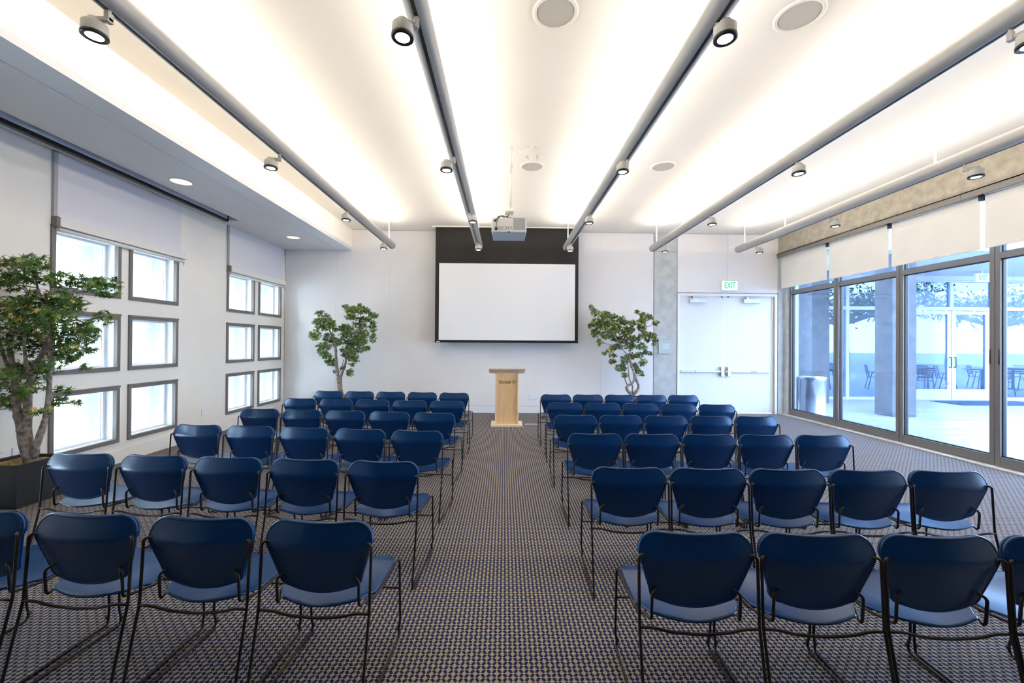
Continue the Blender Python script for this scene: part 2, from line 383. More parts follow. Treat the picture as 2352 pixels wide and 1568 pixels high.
# glazing bays
struct(B(6.53, 6.74, 9.435, 9.57, 0, 3.74).build('trim_11', M_CONC))
my = [9.43, 8.09, 6.77, 5.43, 4.09, 2.75, 1.41]
struct(B(6.56, 6.70, YF, 1.40, 0, 3.74).build('wall_right', M_WALLL))  # unseen stretch, added solid instead of glazed to cut light on chair backs
GX = 6.62
for i in range(len(my) - 1):
    n += 1
    ya, yb = my[i + 1], my[i]
    e = empty('window_%d' % n, (GX, (ya + yb) / 2, 0.018)); struct(e)
    h = (yb - ya) / 2; z0 = 0.0; zt = 3.70; T = 2.76
    j = 0.062
    f_ = MB()
    for (p, q) in ((-h + 0.006, -h + j), (h - j, h - 0.006)): f_.box(-0.05, 0.05, p, q, z0, zt)
    f_.box(-0.05, 0.05, -h + j, h - j, z0, 0.13); f_.box(-0.05, 0.05, -h + j, h - j, T, T + 0.085); f_.box(-0.05, 0.05, -h + j, h - j, zt - 0.06, zt)
    f_.build('window_frame', M_ALU, e, 0.004)
    k = MB(); g = 0.012
    for (za, zb) in ((0.13, T), (T + 0.085, zt - 0.06)):
        k.box(-0.02, 0.02, -h + j, -h + j + g, za, zb); k.box(-0.02, 0.02, h - j - g, h - j, za, zb)
        k.box(-0.02, 0.02, -h + j, h - j, za, za + g); k.box(-0.02, 0.02, -h + j, h - j, zb - g, zb)
    k.build('gasket', M_BLACK, e)
    B(-0.004, 0.004, -h + j, h - j, 0.13, T).build('pane', M_GLASSB, e)
    B(-0.004, 0.004, -h + j, h - j, T + 0.085, zt - 0.06).build('pane', M_GLASSB, e)
    if i == 3 or i == 2:
        hd = MB(); hd.tube([(-0.055, -h + 0.05 if i == 2 else h - 0.05, 1.35), (-0.055, -h + 0.05 if i == 2 else h - 0.05, 1.55)], 0.006)
        hd.build('hinge', M_BLACK, e)
    if i in (1, 2):
        # little heart decal of the glass safety marking
        yc = 0.30 if i == 1 else -0.02
        d = MB(); pts = []
        for q in range(20):
            a = 2 * pi * q / 20
            pts.append((-0.007, yc + 0.003 * 16 * sin(a) ** 3, 1.03 + 0.003 * (13 * cos(a) - 5 * cos(2 * a) - 2 * cos(3 * a) - cos(4 * a))))
        for q in range(20):
            p, r_ = pts[q], pts[(q + 1) % 20]
            cy, cz = yc, 1.035
            ip = (-0.007, cy + (p[1] - cy) * 0.55, cz + (p[2] - cz) * 0.55); ir = (-0.007, cy + (r_[1] - cy) * 0.55, cz + (r_[2] - cz) * 0.55)
            d.add([p, r_, ir, ip], [(0, 1, 2, 3)])
        d.box(-0.0075, -0.0065, yc - 0.005, yc + 0.005, 0.965, 0.99)
        d.build('glass_decal', M_WHITE, e)

# roller shades on the right glazing
ordw = ['farthest', 'second farthest', 'third farthest', 'fourth farthest', 'fifth farthest', 'sixth farthest', 'seventh farthest']
sy = [(8.175, 9.53), (6.84, 8.11), (5.50, 6.78), (4.16, 5.44), (2.82, 4.10), (1.48, 2.76)]
for i, (a, b) in enumerate(sy):
    e = empty('roller_shade', (6.45, (a + b) / 2, 3.64))
    h = (b - a) / 2
    tag(e, 'off-white roller shade hanging before the glass wall, %s from the camera' % ordw[i], 'roller shade', 'shades along the glass wall')
    B(-0.002, 0.002, -h, h, -0.68, 0.0).build('shade_cloth', M_SHADE, e)
    m = MB(); m.box(-0.008, 0.008, -h, h, -0.715, -0.68); m.build('hem_bar', M_SHADE, e, 0.004)
    MB().tube([(0.0, -h, 0.035), (0, h, 0.035)], 0.03, 12).build('roller', M_SHADE, e)
    MB().box(-0.03, 0.035, -h - 0.028, -h - 0.004, -0.06, 0.06).build('bracket', M_BLACK, e)

# ---------------------------------------------------------------- double door
e = empty('door_1', (5.19, YB, 0)); struct(e)
xl, xr = 4.03 - 5.19, 6.36 - 5.19
f_ = MB()
f_.box(xl - 0.01, xl + 0.045, -0.02, 0.14, 0, 2.80); f_.box(xr - 0.045, xr + 0.01, -0.02, 0.14, 0, 2.80)
f_.box(xl + 0.045, xr - 0.045, -0.02, 0.14, 2.745, 2.80)
f_.box(xr - 0.07, xr - 0.045, 0.03, 0.12, 0, 2.745)
f_.build('door_frame', M_WHITE, e, 0.004)
B(xr - 0.060, xr - 0.0455, -0.005, 0.028, 0, 2.745).build('door_seal', mat('tan_seal', (0.50, 0.42, 0.30), 0.7), e)
for s in (-1, 1):
    x0, x1 = (xl + 0.048, -0.035) if s < 0 else (-0.029, xr - 0.075)
    lf = B(x0, x1, 0.05, 0.095, 0.015, 2.742).build('door_leaf', M_DOOR, e, 0.002)
    # exit bar
    ba = MB(); z = 0.985
    ba.box(x0 + 0.01, x1 - 0.06, -0.005, 0.045, z - 0.022, z + 0.022)
    bo = ba.build('push_bar', M_PBAR, lf, 0.006)
    lt = MB(); xx = x1 - 0.11 if s < 0 else x0 + 0.04
    lt.box(xx, xx + 0.075, -0.02, 0.05, z - 0.11, z + 0.11)
    lt.build('latch_case', M_CHROME, lf, 0.01)
    ec = MB(); xx = (x0, x0 + 0.04) if s < 0 else (x0 + 0.115, x0 + 0.145)
    ec.box(xx[0], xx[1], -0.01, 0.049, z - 0.026, z + 0.026)
    if s < 0: ec.box(x0 + 0.36, x0 + 0.39, -0.01, 0.049, z - 0.026, z + 0.026)
    else: ec.box(x0 + 0.60, x0 + 0.74, -0.010, 0.049, z - 0.026, z + 0.026)
    ec.build('bar_mount', M_BRASS, lf, 0.003)
    cx = x0 + (0.42 if s < 0 else 0.60)
    B(cx - 0.19, cx + 0.19, -0.04, 0.049, 2.585, 2.68).build('door_closer', M_PBAR, lf, 0.006)
    ar = MB(); ar.tube([(cx - 0.10, 0.0, 2.69), (cx - 0.06, -0.05, 2.72), (cx + 0.20, -0.02, 2.725)], 0.009)
    ar.box(cx - 0.12, cx - 0.05, -0.03, 0.03, 2.682, 2.73)
    ar.build('closer_arm', M_CHROME, lf)
    B(x1 - 0.08 if s < 0 else x0 + 0.06, x1 - 0.05 if s < 0 else x0 + 0.09, 0.02, 0.048, 2.72, 2.742).build('strike', M_BLACK, lf)

# ---------------------------------------------------------------- text helper
def text_obj(name, s, size, m, parent, loc, rot=(pi / 2, 0, 0), ext=0.002, bold=0.0, sx=1.0):
    c = bpy.data.curves.new(name, 'FONT'); c.body = s; c.size = size; c.extrude = ext; c.offset = bold
    c.align_x = 'CENTER'; c.align_y = 'CENTER'
    t = bpy.data.objects.new(name, c); COL.objects.link(t)
    bpy.context.view_layer.update()
    me = bpy.data.meshes.new_from_object(t); bpy.data.objects.remove(t)
    o = bpy.data.objects.new(name, me); COL.objects.link(o); me.materials.append(m)
    o.parent = parent; o.location = loc; o.rotation_euler = rot; o.scale = (sx, 1, 1)
    return o

# exit signs
def exit_sign(loc, label, rz=0, hang=0.0):
    e = empty('exit_sign', loc, rz); tag(e, label, 'exit sign', 'green exit signs')
    B(-0.19, 0.19, -0.055, 0, 0, 0.235).build('housing', M_WHITE, e, 0.006)
    B(-0.178, 0.178, -0.0585, -0.0551, 0.012, 0.223).build('sign_face', M_EXITB, e, 0.001)
    text_obj('lettering', 'EXIT', 0.21, M_EXITG, e, (0, -0.061, 0.117), bold=0.0025, sx=0.62)
    if hang: MB().tube([(0, -0.03, 0.235), (0, -0.03, 0.235 + hang)], 0.012).build('hanger', M_WHITE, e)
    return e
exit_sign((5.222, YB - 0.006, 2.868), 'white box sign with green EXIT lettering above the double door')

# wall plates
def plate(name, label, loc, w_, h_, axis='y', cat='wall plate', group=None, outlets=False):
    e = empty(name, loc); tag(e, label, cat, group)
    if axis == 'y': m = B(-w_ / 2, w_ / 2, -0.01, 0, -h_ / 2, h_ / 2)
    elif axis == 'x': m = B(0, 0.01, -w_ / 2, w_ / 2, -h_ / 2, h_ / 2)
    else: m = B(-w_ / 2, w_ / 2, -h_ / 2, h_ / 2, -0.01, 0)
    m.build('cover_plate', M_CEIL if axis == 'z' else M_PLATEW, e, 0.003)
    k = MB()
    if outlets:
        for dz in (-0.025, 0.025):
            for dy in (-0.008, 0.008):
                if axis == 'x': k.box(0.010, 0.0115, dy - 0.0015, dy + 0.0015, dz - 0.006, dz + 0.006)
                else: k.box(dy - 0.0015, dy + 0.0015, -0.0115, -0.010, dz - 0.006, dz + 0.006)
        k.build('socket_slots', M_BLACK, e)
    else:
        if axis == 'y':
            k.tube([(0, -0.0125, h_ / 2 - 0.015), (0, -0.009, h_ / 2 - 0.015)], 0.004); k.tube([(0, -0.0125, -h_ / 2 + 0.015), (0, -0.009, -h_ / 2 + 0.015)], 0.004)
            k.build('screw', M_CHROME, e)
        elif axis == 'z':
            for sx_ in (-1, 1):
                k.tube([(sx_ * w_ * 0.33, 0, -0.0125), (sx_ * w_ * 0.33, 0, -0.009)], 0.005)
            k.build('screw', M_CHROME, e)
    return e
fy_ = YB - 0.005
plate('wall_plate', 'large white blank plate on the back wall right of the wooden lectern', (0.67, fy_, 0.375), 0.175, 0.125)
plate('wall_plate', 'small white plate beside the large plate, partly behind the chairs', (0.90, fy_, 0.36), 0.09, 0.125)
plate('wall_plate', 'white plate low on the back wall at the left small tree', (at_y(714, 905, fy_).x, fy_, at_y(714, 905, fy_).z), 0.075, 0.12)
p = at_y(1480, 837, fy_)
plate('light_switch', 'white switch plate on the back wall behind the right small tree', (p.x, fy_, p.z), 0.075, 0.115, cat='light switch')
G_O = 'outlets low on the left wall'
plate('wall_outlet', 'white wall outlet between the two window groups on the left wall', (XL + 0.0, 7.03, 0.405), 0.075, 0.115, 'x', 'outlet', G_O, True)
plate('wall_outlet', 'white wall outlet behind the large tree planter, nearer the windows', (XL + 0.0, 4.40, 0.455), 0.115, 0.085, 'x', 'outlet', G_O, True)
plate('wall_outlet', 'white wall outlet at the left photo edge behind the planter', (XL + 0.0, 4.235, 0.445), 0.115, 0.085, 'x', 'outlet', G_O, True)
fb = tag(B(-0.13, 0.13, -0.055, 0.055, 0, 0.006).build('floor_box', M_BRASS, None, 0.002, (0.54, 8.22, 0)), 'flat beige metal floor box cover on the carpet right of the lectern', 'floor box')

# plaque on the concrete column
e = empty('plaque', (3.735, YB - 0.003, 1.55)); tag(e, 'clear acrylic donor plaque on the concrete strip left of the door', 'plaque')
B(-0.15, 0.15, -0.026, -0.018, -0.157, 0.157).build('acrylic_sheet', mat('frosted_acrylic', (0.50, 0.57, 0.58), 0.3), e, 0.001)
so_ = MB()
for a in (-0.13, 0.13):
    for b in (-0.137, 0.137): so_.tube([(a, -0.03, b), (a, 0, b)], 0.007)
so_.build('standoff', M_CHROME, e)
B(-0.152, -0.143, -0.028, -0.0175, -0.159, 0.159).build('acrylic_edge', M_WHITE, e)
for k, (s, sz) in enumerate((('JUDITH AND', 0.035), ('MARVIN', 0.035), ('FRIEDMAN', 0.035), ('CONFERENCE ROOM', 0.018))):
    text_obj('lettering', s, sz, M_WHITE, e, (0.01, -0.0275, 0.065 - 0.036 * k), ext=0.0005, bold=0.001)

# ---------------------------------------------------------------- ceiling things
def speaker(x, y, label):
    e = empty('ceiling_speaker', (x, y, H)); tag(e, label, 'speaker', 'round ceiling speakers')
    MB().lathe([(0.178, 0), (0.178, -0.008), (0.172, -0.012), (0.150, -0.012), (0.148, -0.006)], n=48).build('rim', M_CEIL, e)
    m = MB().disc((0, 0, -0.007), 0.150, 48, down=True); m.build('grille', M_GRILL, e)
speaker(0.38, 3.22, 'round ceiling speaker cut by the top photo edge, left one')
speaker(2.30, 3.20, 'round ceiling speaker near the top right, between third and fourth tube')
speaker(0.385, 6.04, 'round ceiling speaker just behind the projector pole')
speaker(2.295, 5.98, 'small-looking round ceiling speaker right of the projector, by the third tube')
for x, y, l, z in ((-2.445, 3.51, 'round flush cap on the ceiling right of the leftmost tube', H), (1.32, 3.41, 'round flush cap on the ceiling at the third tube', H), (-4.35, 7.66, 'round flush cap on the low soffit between two downlights', SZ)):
    o = MB().lathe([(0.0, -0.008), (0.045, -0.008), (0.052, -0.004), (0.053, 0)], n=32).build('sprinkler_cap', M_CEIL if z == H else M_SOFF, None, 0, (x, y, z))
    tag(o, l, 'sprinkler cap', 'flush sprinkler caps')
for x, y, l in ((-4.31, 5.56, 'recessed round downlight in the left soffit, nearer one'), (-4.29, 8.44, 'recessed round downlight in the left soffit, farther one')):
    e = empty('downlight', (x, y, SZ)); tag(e, l, 'downlight', 'downlights in the left soffit')
    MB().lathe([(0.135, 0.0), (0.135, -0.006), (0.118, -0.006), (0.116, -0.001)], n=40).build('trim_ring', M_SOFF, e)
    rf = MB().lathe([(0.117, -0.004), (0.105, -0.003), (0.07, -0.002), (0.03, -0.0015), (0.0, -0.001)], n=40)
    rf.build('reflector', mat('reflector', (0.80, 0.76, 0.66), 0.35, 0.5, emit=(1.0, 0.93, 0.75), estr=0.45), e)
# screen housing showing in the soffit slot
e = empty('ceiling_screen_housing', (-4.83, 5.3, SZ)); tag(e, 'long recessed screen housing with black bottom bar in the left soffit', 'screen housing')
B(0.004, 0.02, -2.09, 1.93, 0.004, 0.25).build('side_panel', mat('pale_blue_metal', (0.62, 0.70, 0.82), 0.4), e)
B(-0.035, 0.022, -2.09, 1.95, -0.045, -0.001).build('bottom_bar', M_BLACK, e, 0.004)
B(0.004, 0.03, 1.93, 1.95, -0.04, 0.2).build('end_cap', M_BLACK, e)
# left wall shades
for (a, b, l) in ((4.69, 6.52, 'fabric blackout shade with cream valance over the nearer left windows'), (7.59, 9.46, 'fabric blackout shade with cream valance over the farther left windows')):
    e = empty('window_shade', (XL, (a + b) / 2, 2.98)); tag(e, l, 'window shade', 'shades on the left wall')
    h = (b - a) / 2
    B(0.010, 0.020, -h + 0.04, h - 0.02, 0.0, SZ - 2.98 - 0.002).build('blackout_cloth', mat('light_tinted_cloth', (0.76, 0.74, 0.77), 0.9) if 'light_tinted_cloth' not in MATS else MATS['light_tinted_cloth'], e)  # faint lavender is the light's tint, put into the cloth colour
    B(0.002, 0.032, -h - 0.01, -h + 0.03, 0.0, SZ - 2.98 - 0.002).build('side_channel', M_VENT, e, 0.003)
    B(0.0, 0.085, -h + 0.012, h, -0.10, 0.0).build('valance', M_VAL, e, 0.004)
    B(0.0, 0.07, -h - 0.012, -h + 0.010, -0.115, 0.005).build('end_bracket', M_ALU, e, 0.004)
    B(0.0, 0.10, -h + 0.012, h + 0.02, -0.108, -0.101).build('valance_lip', M_SOFF, e)
    MB().tube([(0.045, -h + 0.02, -0.135), (0.045, h - 0.02, -0.135)], 0.026, 14).build('shade_roll', M_VAL, e)
    MB().tube([(0.06, h - 0.01, -0.12), (0.06, h - 0.01, -0.20)], 0.004).build('pull_chain', M_ALU, e)

# ---------------------------------------------------------------- hanging tubes with track heads
TX = [-2.47, -0.57, 1.34, 3.25, 5.16]
TZ, TR, TEND, TSTART = 3.725, 0.078, 9.05, 0.2
onames = ['leftmost', 'second from left', 'middle', 'second from right', 'rightmost']
uplight = mat('uplight_glow', (1, 1, 1), 0.5, emit=(1.0, 0.9, 0.75), estr=0.5)
for i, x in enumerate(TX):
    e = empty('tube_light', (x, TEND, TZ)); Lg = TEND - TSTART
    tag(e, 'long grey ceiling tube with black track slot, %s of five' % onames[i] if i in (0, 2, 4) else 'long grey ceiling tube with black track slot, %s of the five' % onames[i], 'tube light', 'grey tube lights under the ceiling')
    m = MB(); n_ = 40; vs = []; fs = []; half = 0.17
    # circle shell, with a groove at the bottom for the track
    ang = [(-pi / 2 + half) + (2 * pi - 2 * half) * k / n_ for k in range(n_ + 1)]
    prof = [(TR * cos(a), TR * sin(a)) for a in ang]
    gx = TR * sin(half)
    prof = prof + [(-gx, -TR + 0.03), (gx, -TR + 0.03)]
    ys_ = [0.0, -Lg / 2, -Lg]
    for y in ys_:
        for (px_, pz_) in prof: vs.append((px_, y, pz_))
    N_ = len(prof)
    for r_ in range(2):
        for k in range(N_):
            fs.append((r_ * N_ + k, r_ * N_ + (k + 1) % N_, (r_ + 1) * N_ + (k + 1) % N_, (r_ + 1) * N_ + k))
    m.add(vs, fs, 0, False); m.build('tube_body', M_TUBE, e)
    for p_ in e.children[-1].data.polygons: p_.use_smooth = abs(p_.normal.z) < 2
    e.children[-1].data.polygons[N_ - 1].use_smooth = False
    # rounded end cap
    cp = MB(); v2 = []; f2 = []; rn = 24
    for j, (rr, yy_) in enumerate(((TR, 0.0), (TR * 0.97, 0.02), (TR * 0.85, 0.042), (TR * 0.5, 0.058), (0.001, 0.064))):
        for k in range(rn): v2.append((rr * cos(2 * pi * k / rn), yy_, rr * sin(2 * pi * k / rn)))
    for j in range(4):
        for k in range(rn): f2.append((j * rn + k, j * rn + (k + 1) % rn, (j + 1) * rn + (k + 1) % rn, (j + 1) * rn + k))
    cp.add(v2, f2, 0, True); cp.build('end_cap', M_TUBE, e)
    B(-gx + 0.001, gx - 0.001, -Lg, -0.02, -TR + 0.006, -TR + 0.0295).build('track_slot', M_BLACK, e)
    for y in (8.82, 7.53, 4.87, 2.2):
        hr = MB().tube([(0, y - TEND, TR - 0.004), (0, y - TEND, H - TZ - 0.02)], 0.010, 10)
        ho = hr.build('hanger_rod', M_CEIL, e)
        MB().lathe([(0.001, H - TZ - 0.022), (0.012, H - TZ - 0.022), (0.072, H - TZ - 0.006), (0.075, H - TZ - 0.0)], (0, y - TEND, 0), 28).build('canopy', M_CEIL, ho)
    # uplight aperture glowing along the tube top; two tilted rows of lamps wash the ceiling
    B(-0.016, 0.016, -Lg + 0.05, -0.3, TR - 0.006, TR + 0.0015).build('uplight_lens', uplight, e)
    for s in (-1, 1):
        la = bpy.data.lights.new('uplight', 'AREA'); la.shape = 'RECTANGLE'; la.size = 0.05; la.size_y = Lg - 0.6
        la.energy = UPLIGHT_W; la.color = (1.0, 0.88, 0.74); la.spread = radians(170)
        lo = bpy.data.objects.new('uplight', la); COL.objects.link(lo); lo.parent = e
        lo.location = (s * 0.03, -Lg / 2, TR + 0.02)
        lo.rotation_euler = (pi, s * radians(-48), 0)
# heads
def make_head():
    e = empty('track_spotlight')
    MB().lathe([(0.02, 0.028), (0.034, 0.024), (0.036, 0.0), (0.055, -0.002), (0.064, -0.012), (0.066, -0.075), (0.062, -0.080)], (0, 0, 0), 32).build('lamp_housing', M_HEAD, e)
    MB().lathe([(0.0655, -0.070), (0.068, -0.074), (0.068, -0.090), (0.060, -0.094), (0.043, -0.087)], (0, 0, 0), 32).build('black_ring', M_BLACK, e)
    MB().disc((0, 0, -0.0875), 0.045, 32, down=True).build('lens', M_LENS, e)
    m = MB(); m.box(-0.012, 0.10, -0.016, 0.016, 0.006, 0.030); m.box(0.07, 0.10, -0.02, 0.02, 0.0, 0.06)
    m.tube([(0.085, 0, 0.05), (0.085, 0, 0.077)], 0.014)
    m.build('track_adapter', M_HEAD, e, 0.003)
    return e
hp = make_head(); note_kids(hp); first = True
dirs = {0: [0, 0.3, 1.7, 1.9], 1: [0.5, 0.4, 2.4, 1.9], 2: [2.7, 2.4, 2.0, 1.9], 3: [2.4, 2.0, 1.7, 1.6], 4: [0, 2.4, 2.2, 1.9]}
head_y = [2.60, 4.55, 6.50, 8.42]
hn = ['nearest the camera', 'second from the camera', 'third from the camera', 'at the far end']
for i, x in enumerate(TX):
    for j, y in enumerate(head_y):
        if i == 4 and j == 0: continue
        o = hp if first else copy_tree(hp); first = False
        a = dirs[i][j] if i != 2 and i != 3 else pi - dirs[i][j] + (1.2 if j == 0 else 0)
        # adapter stays under the slot, the lamp sits beside it
        o.location = (x - 0.085 * cos(a), y - 0.085 * sin(a), TZ - TR - 0.075); o.rotation_euler.z = a
        t = {0: 'leftmost', 1: 'second from left', 2: 'middle', 3: 'second from right', 4: 'rightmost'}[i]
        tag(o, 'grey cylinder spotlight on the %s tube, %s' % (t, hn[j]), 'spotlight', 'track spotlights on the tubes')

# ---------------------------------------------------------------- projection screen
e = empty('projection_screen', (0.045, 9.25, H)); tag(e, 'pull-down projection screen, white with black border, on the back wall', 'projection screen')
B(-1.60, 1.60, -0.004, 0.0, -2.55, -0.0).build('black_drop', M_BLKFAB, e)
tb = at_y(1009, 604, 9.25); te = at_y(1321, 606, 9.25); bb = at_y(1008, 780, 9.25)
B(tb.x - 0.045, te.x - 0.045, -0.007, -0.0045, bb.z - H, tb.z - H).build('viewing_surface', M_SCREEN, e)
B(-1.605, 1.605, -0.02, 0.012, -2.58, -2.545).build('bottom_bar', M_BLACK, e, 0.005)
B(-1.56, -1.49, -0.0215, -0.0202, -2.572, -2.555).build('maker_plate', M_PLATEW, e)
cs = MB(); cs.box(-1.68, 1.62, -0.07, -0.045, -0.02, 0.0); cs.box(-1.68, 1.62, 0.05, 0.07, -0.02, 0.0)
cs.build('ceiling_slot', M_CEIL, e)

# ---------------------------------------------------------------- projector
e = empty('projector', (0.045, 5.42, 3.06)); tag(e, 'white ceiling projector with cables and vent grille, seen from behind', 'projector')
m = MB(); w_ = 0.222; d0, d1 = -0.19, 0.20; zt, zb = 0.135, -0.05
vs = [(-w_, d0, zb), (w_, d0, zb), (w_, d0, zt), (-w_, d0, zt), (-w_ * 0.93, d1, zb - 0.01), (w_ * 0.97, d1, zb - 0.01), (w_ * 0.97, d1, zt - 0.01), (-w_ * 0.93, d1, zt - 0.01)]
m.add(vs, [(0, 1, 2, 3), (5, 4, 7, 6), (3, 2, 6, 7), (1, 5, 6, 2), (4, 0, 3, 7), (0, 4, 5, 1)])
m.build('projector_body', M_PROJ, e, 0.012)
B(-w_ * 0.95, w_ * 0.96, d0 + 0.02, d1 - 0.01, zb - 0.016, zb - 0.0).build('underside', M_PROJU, e, 0.006)
m = MB()
for k in range(17): m.box(0.055, 0.205, d0 - 0.003, d0 + 0.001, -0.018 + 0.009 * k, -0.013 + 0.009 * k)
m.build('vent_grille', M_VENT, e)
m = MB()
for k, xx in enumerate((-0.13, -0.095, -0.04, -0.015, 0.02)): m.box(xx, xx + 0.015, d0 - 0.003, d0, 0.0, 0.008)
for k in range(7): m.tube([(-0.125 + 0.02 * k, d0 - 0.004, -0.015), (-0.125 + 0.02 * k, d0, -0.015)], 0.0042, 8)
m.box(-0.19, -0.165, d0 - 0.004, d0, 0.085, 0.11); m.box(-0.19, 0.045, d0 - 0.0015, d0, 0.018, 0.020); m.box(-0.02, 0.012, d0 - 0.004, d0, -0.051, -0.042)
m.build('ports', M_BLACK, e)
m = MB(); m.tube(rounded([(-0.172, d0 - 0.004, 0.095), (-0.15, d0 - 0.05, 0.10), (-0.10, d0 + 0.02, 0.17), (-0.02, 0.0, 0.20), (0.01, 0.02, 0.25)], 0.05), 0.0055, 8)
m.tube(rounded([(-0.15, d0 - 0.01, 0.10), (-0.158, d0 - 0.03, 0.05), (-0.163, d0 - 0.006, -0.01)], 0.03), 0.003, 8)
m.tube(rounded([(-0.165, d0, 0.12), (-0.12, d0 + 0.06, 0.18), (-0.03, 0.03, 0.19), (0.0, 0.03, 0.24)], 0.05), 0.005, 8)
m.box(-0.178, -0.145, d0 - 0.03, d0 - 0.002, -0.022, 0.0)
m.build('cable', M_BLKFAB, e)
m = MB(); m.tube(rounded([(0.0, 0.02, 0.19), (0.05, -0.02, 0.185), (0.10, -0.06, 0.165), (0.12, -0.1, 0.14)], 0.03), 0.004, 6)
m.tube(rounded([(-0.05, -0.03, 0.16), (0.0, -0.06, 0.18), (0.06, -0.05, 0.17), (0.09, -0.04, 0.15)], 0.03), 0.004, 6)
m.build('blue_cable', M_BLUE, e)
m = MB(); m.box(-0.10, 0.12, -0.08, 0.10, 0.135, 0.15); m.box(-0.05, 0.06, -0.05, 0.06, 0.15, 0.175); m.build('mount_plate', M_BLACK, e, 0.003)
m = MB(); m.box(-0.045, 0.065, -0.06, 0.06, 0.255, 0.275); m.box(-0.05, 0.06, -0.05, 0.05, 0.235, 0.245); m.box(-0.005, 0.025, -0.02, 0.02, 0.17, 0.26)
m.build('tilt_bracket', M_PROJ, e, 0.002)
m = MB(); m.tube([(0.02, 0.03, 0.275), (0.02, 0.03, 0.80)], 0.022, 20); m.tube([(0.02, 0.03, 0.80), (0.02, 0.03, H - 3.06)], 0.027, 20)
m.tube([(0.02, 0.03, 0.275), (0.02, 0.03, 0.33)], 0.026, 20); m.tube([(0.02, 0.03, 0.79), (0.02, 0.03, 0.80)], 0.031, 20)
m.build('ceiling_pole', M_PROJ, e)
m = MB()
m.tube(rounded([(0.045, 0.01, 0.86), (0.055, -0.01, 0.98), (0.09, 0.0, 1.06), (0.16, 0.02, 1.09), (0.23, -0.03, 1.075), (0.315, 0.008, 1.138)], 0.06, 6), 0.006, 8)
m.tube(rounded([(0.045, 0.01, 0.90), (0.055, -0.01, 1.0), (0.09, 0.0, 1.07), (0.16, 0.06, 1.07), (0.27, 0.28, 1.06), (0.318, 0.31, 1.135)], 0.06, 6), 0.005, 8)
m.build('white_cable', M_PROJ, e)
for (x, y, wd, l) in ((0.36, 5.43, 0.10, 'square white ceiling plate where the projector cables enter, nearest one'), (0.225, 5.75, 0.13, 'left white ceiling plate in the row of three behind the projector pole'), (0.363, 5.735, 0.10, 'middle white ceiling plate with plugged cable in the row of three'), (0.515, 5.74, 0.13, 'right white ceiling plate in the row of three by the speaker')):
    plate('ceiling_plate', l, (x, y, H), wd, 0.11, 'z', 'ceiling plate', 'ceiling plates by the projector pole')

# ---------------------------------------------------------------- lectern
e = empty('lectern', (0.052, 8.0, 0)); tag(e, 'light maple wooden lectern with engraved front at the end of the aisle', 'lectern')
B(-0.305, 0.305, -0.03, 0.42, 0.0, 0.035).build('base', M_WOODL, e, 0.004)
B(-0.228, -0.203, 0.05, 0.36, 0.035, 1.005).build('side_panel', M_WOODL, e, 0.002)
B(0.203, 0.228, 0.05, 0.36, 0.035, 1.005).build('side_panel', M_WOODL, e, 0.002)
fp = B(-0.203, 0.203, 0.085, 0.105, 0.035, 1.03).build('front_panel', M_WOOD, e)
B(-0.203, 0.203, 0.105, 0.35, 0.45, 0.47).build('shelf', M_WOODL, e)
m = MB(); a0 = (-0.355, 0.355)
zf, zr, yf_, yr = 1.125, 1.015, 0.0, 0.44
vs = []
for xx in a0: vs += [(xx, yf_, zf), (xx, yr, zr), (xx, yr, zr - 0.022), (xx, yf_, zf - 0.022)]
m.add(vs, [(0, 1, 2, 3), (7, 6, 5, 4), (0, 4, 5, 1), (1, 5, 6, 2), (2, 6, 7, 3), (3, 7, 4, 0)])
m.build('slanted_top', M_WOODL, e, 0.003)
text_obj('lettering', 'Skirball', 0.080, M_LOGO, e, (-0.040, 0.084, 0.848), ext=0.001, bold=0.0024)
d = MB()
def arc(cx, cz, r, a0_, a1_, wdt, n_=12):
    for k in range(n_):
        p = a0_ + (a1_ - a0_) * k / n_; q = a0_ + (a1_ - a0_) * (k + 1) / n_
        d.add([(cx + r * cos(p), 0.0835, cz + r * sin(p)), (cx + r * cos(q), 0.0835, cz + r * sin(q)), (cx + (r - wdt) * cos(q), 0.0835, cz + (r - wdt) * sin(q)), (cx + (r - wdt) * cos(p), 0.0835, cz + (r - wdt) * sin(p))], [(0, 1, 2, 3)])
arc(0.135, 0.862, 0.033, pi - 0.35, 2 * pi + 0.35, 0.011)
arc(0.135, 0.882, 0.018, pi + 0.2, 2 * pi - 0.2, 0.008)
arc(0.117, 0.873, 0.017, 0.6, 2.8, 0.006); arc(0.153, 0.873, 0.017, 0.3, 2.5, 0.006)
d.add([(0.129, 0.0835, 0.812), (0.141, 0.0835, 0.812), (0.141, 0.0835, 0.832), (0.129, 0.0835, 0.832)], [(0, 1, 2, 3)])
d.build('emblem', M_LOGO, e)

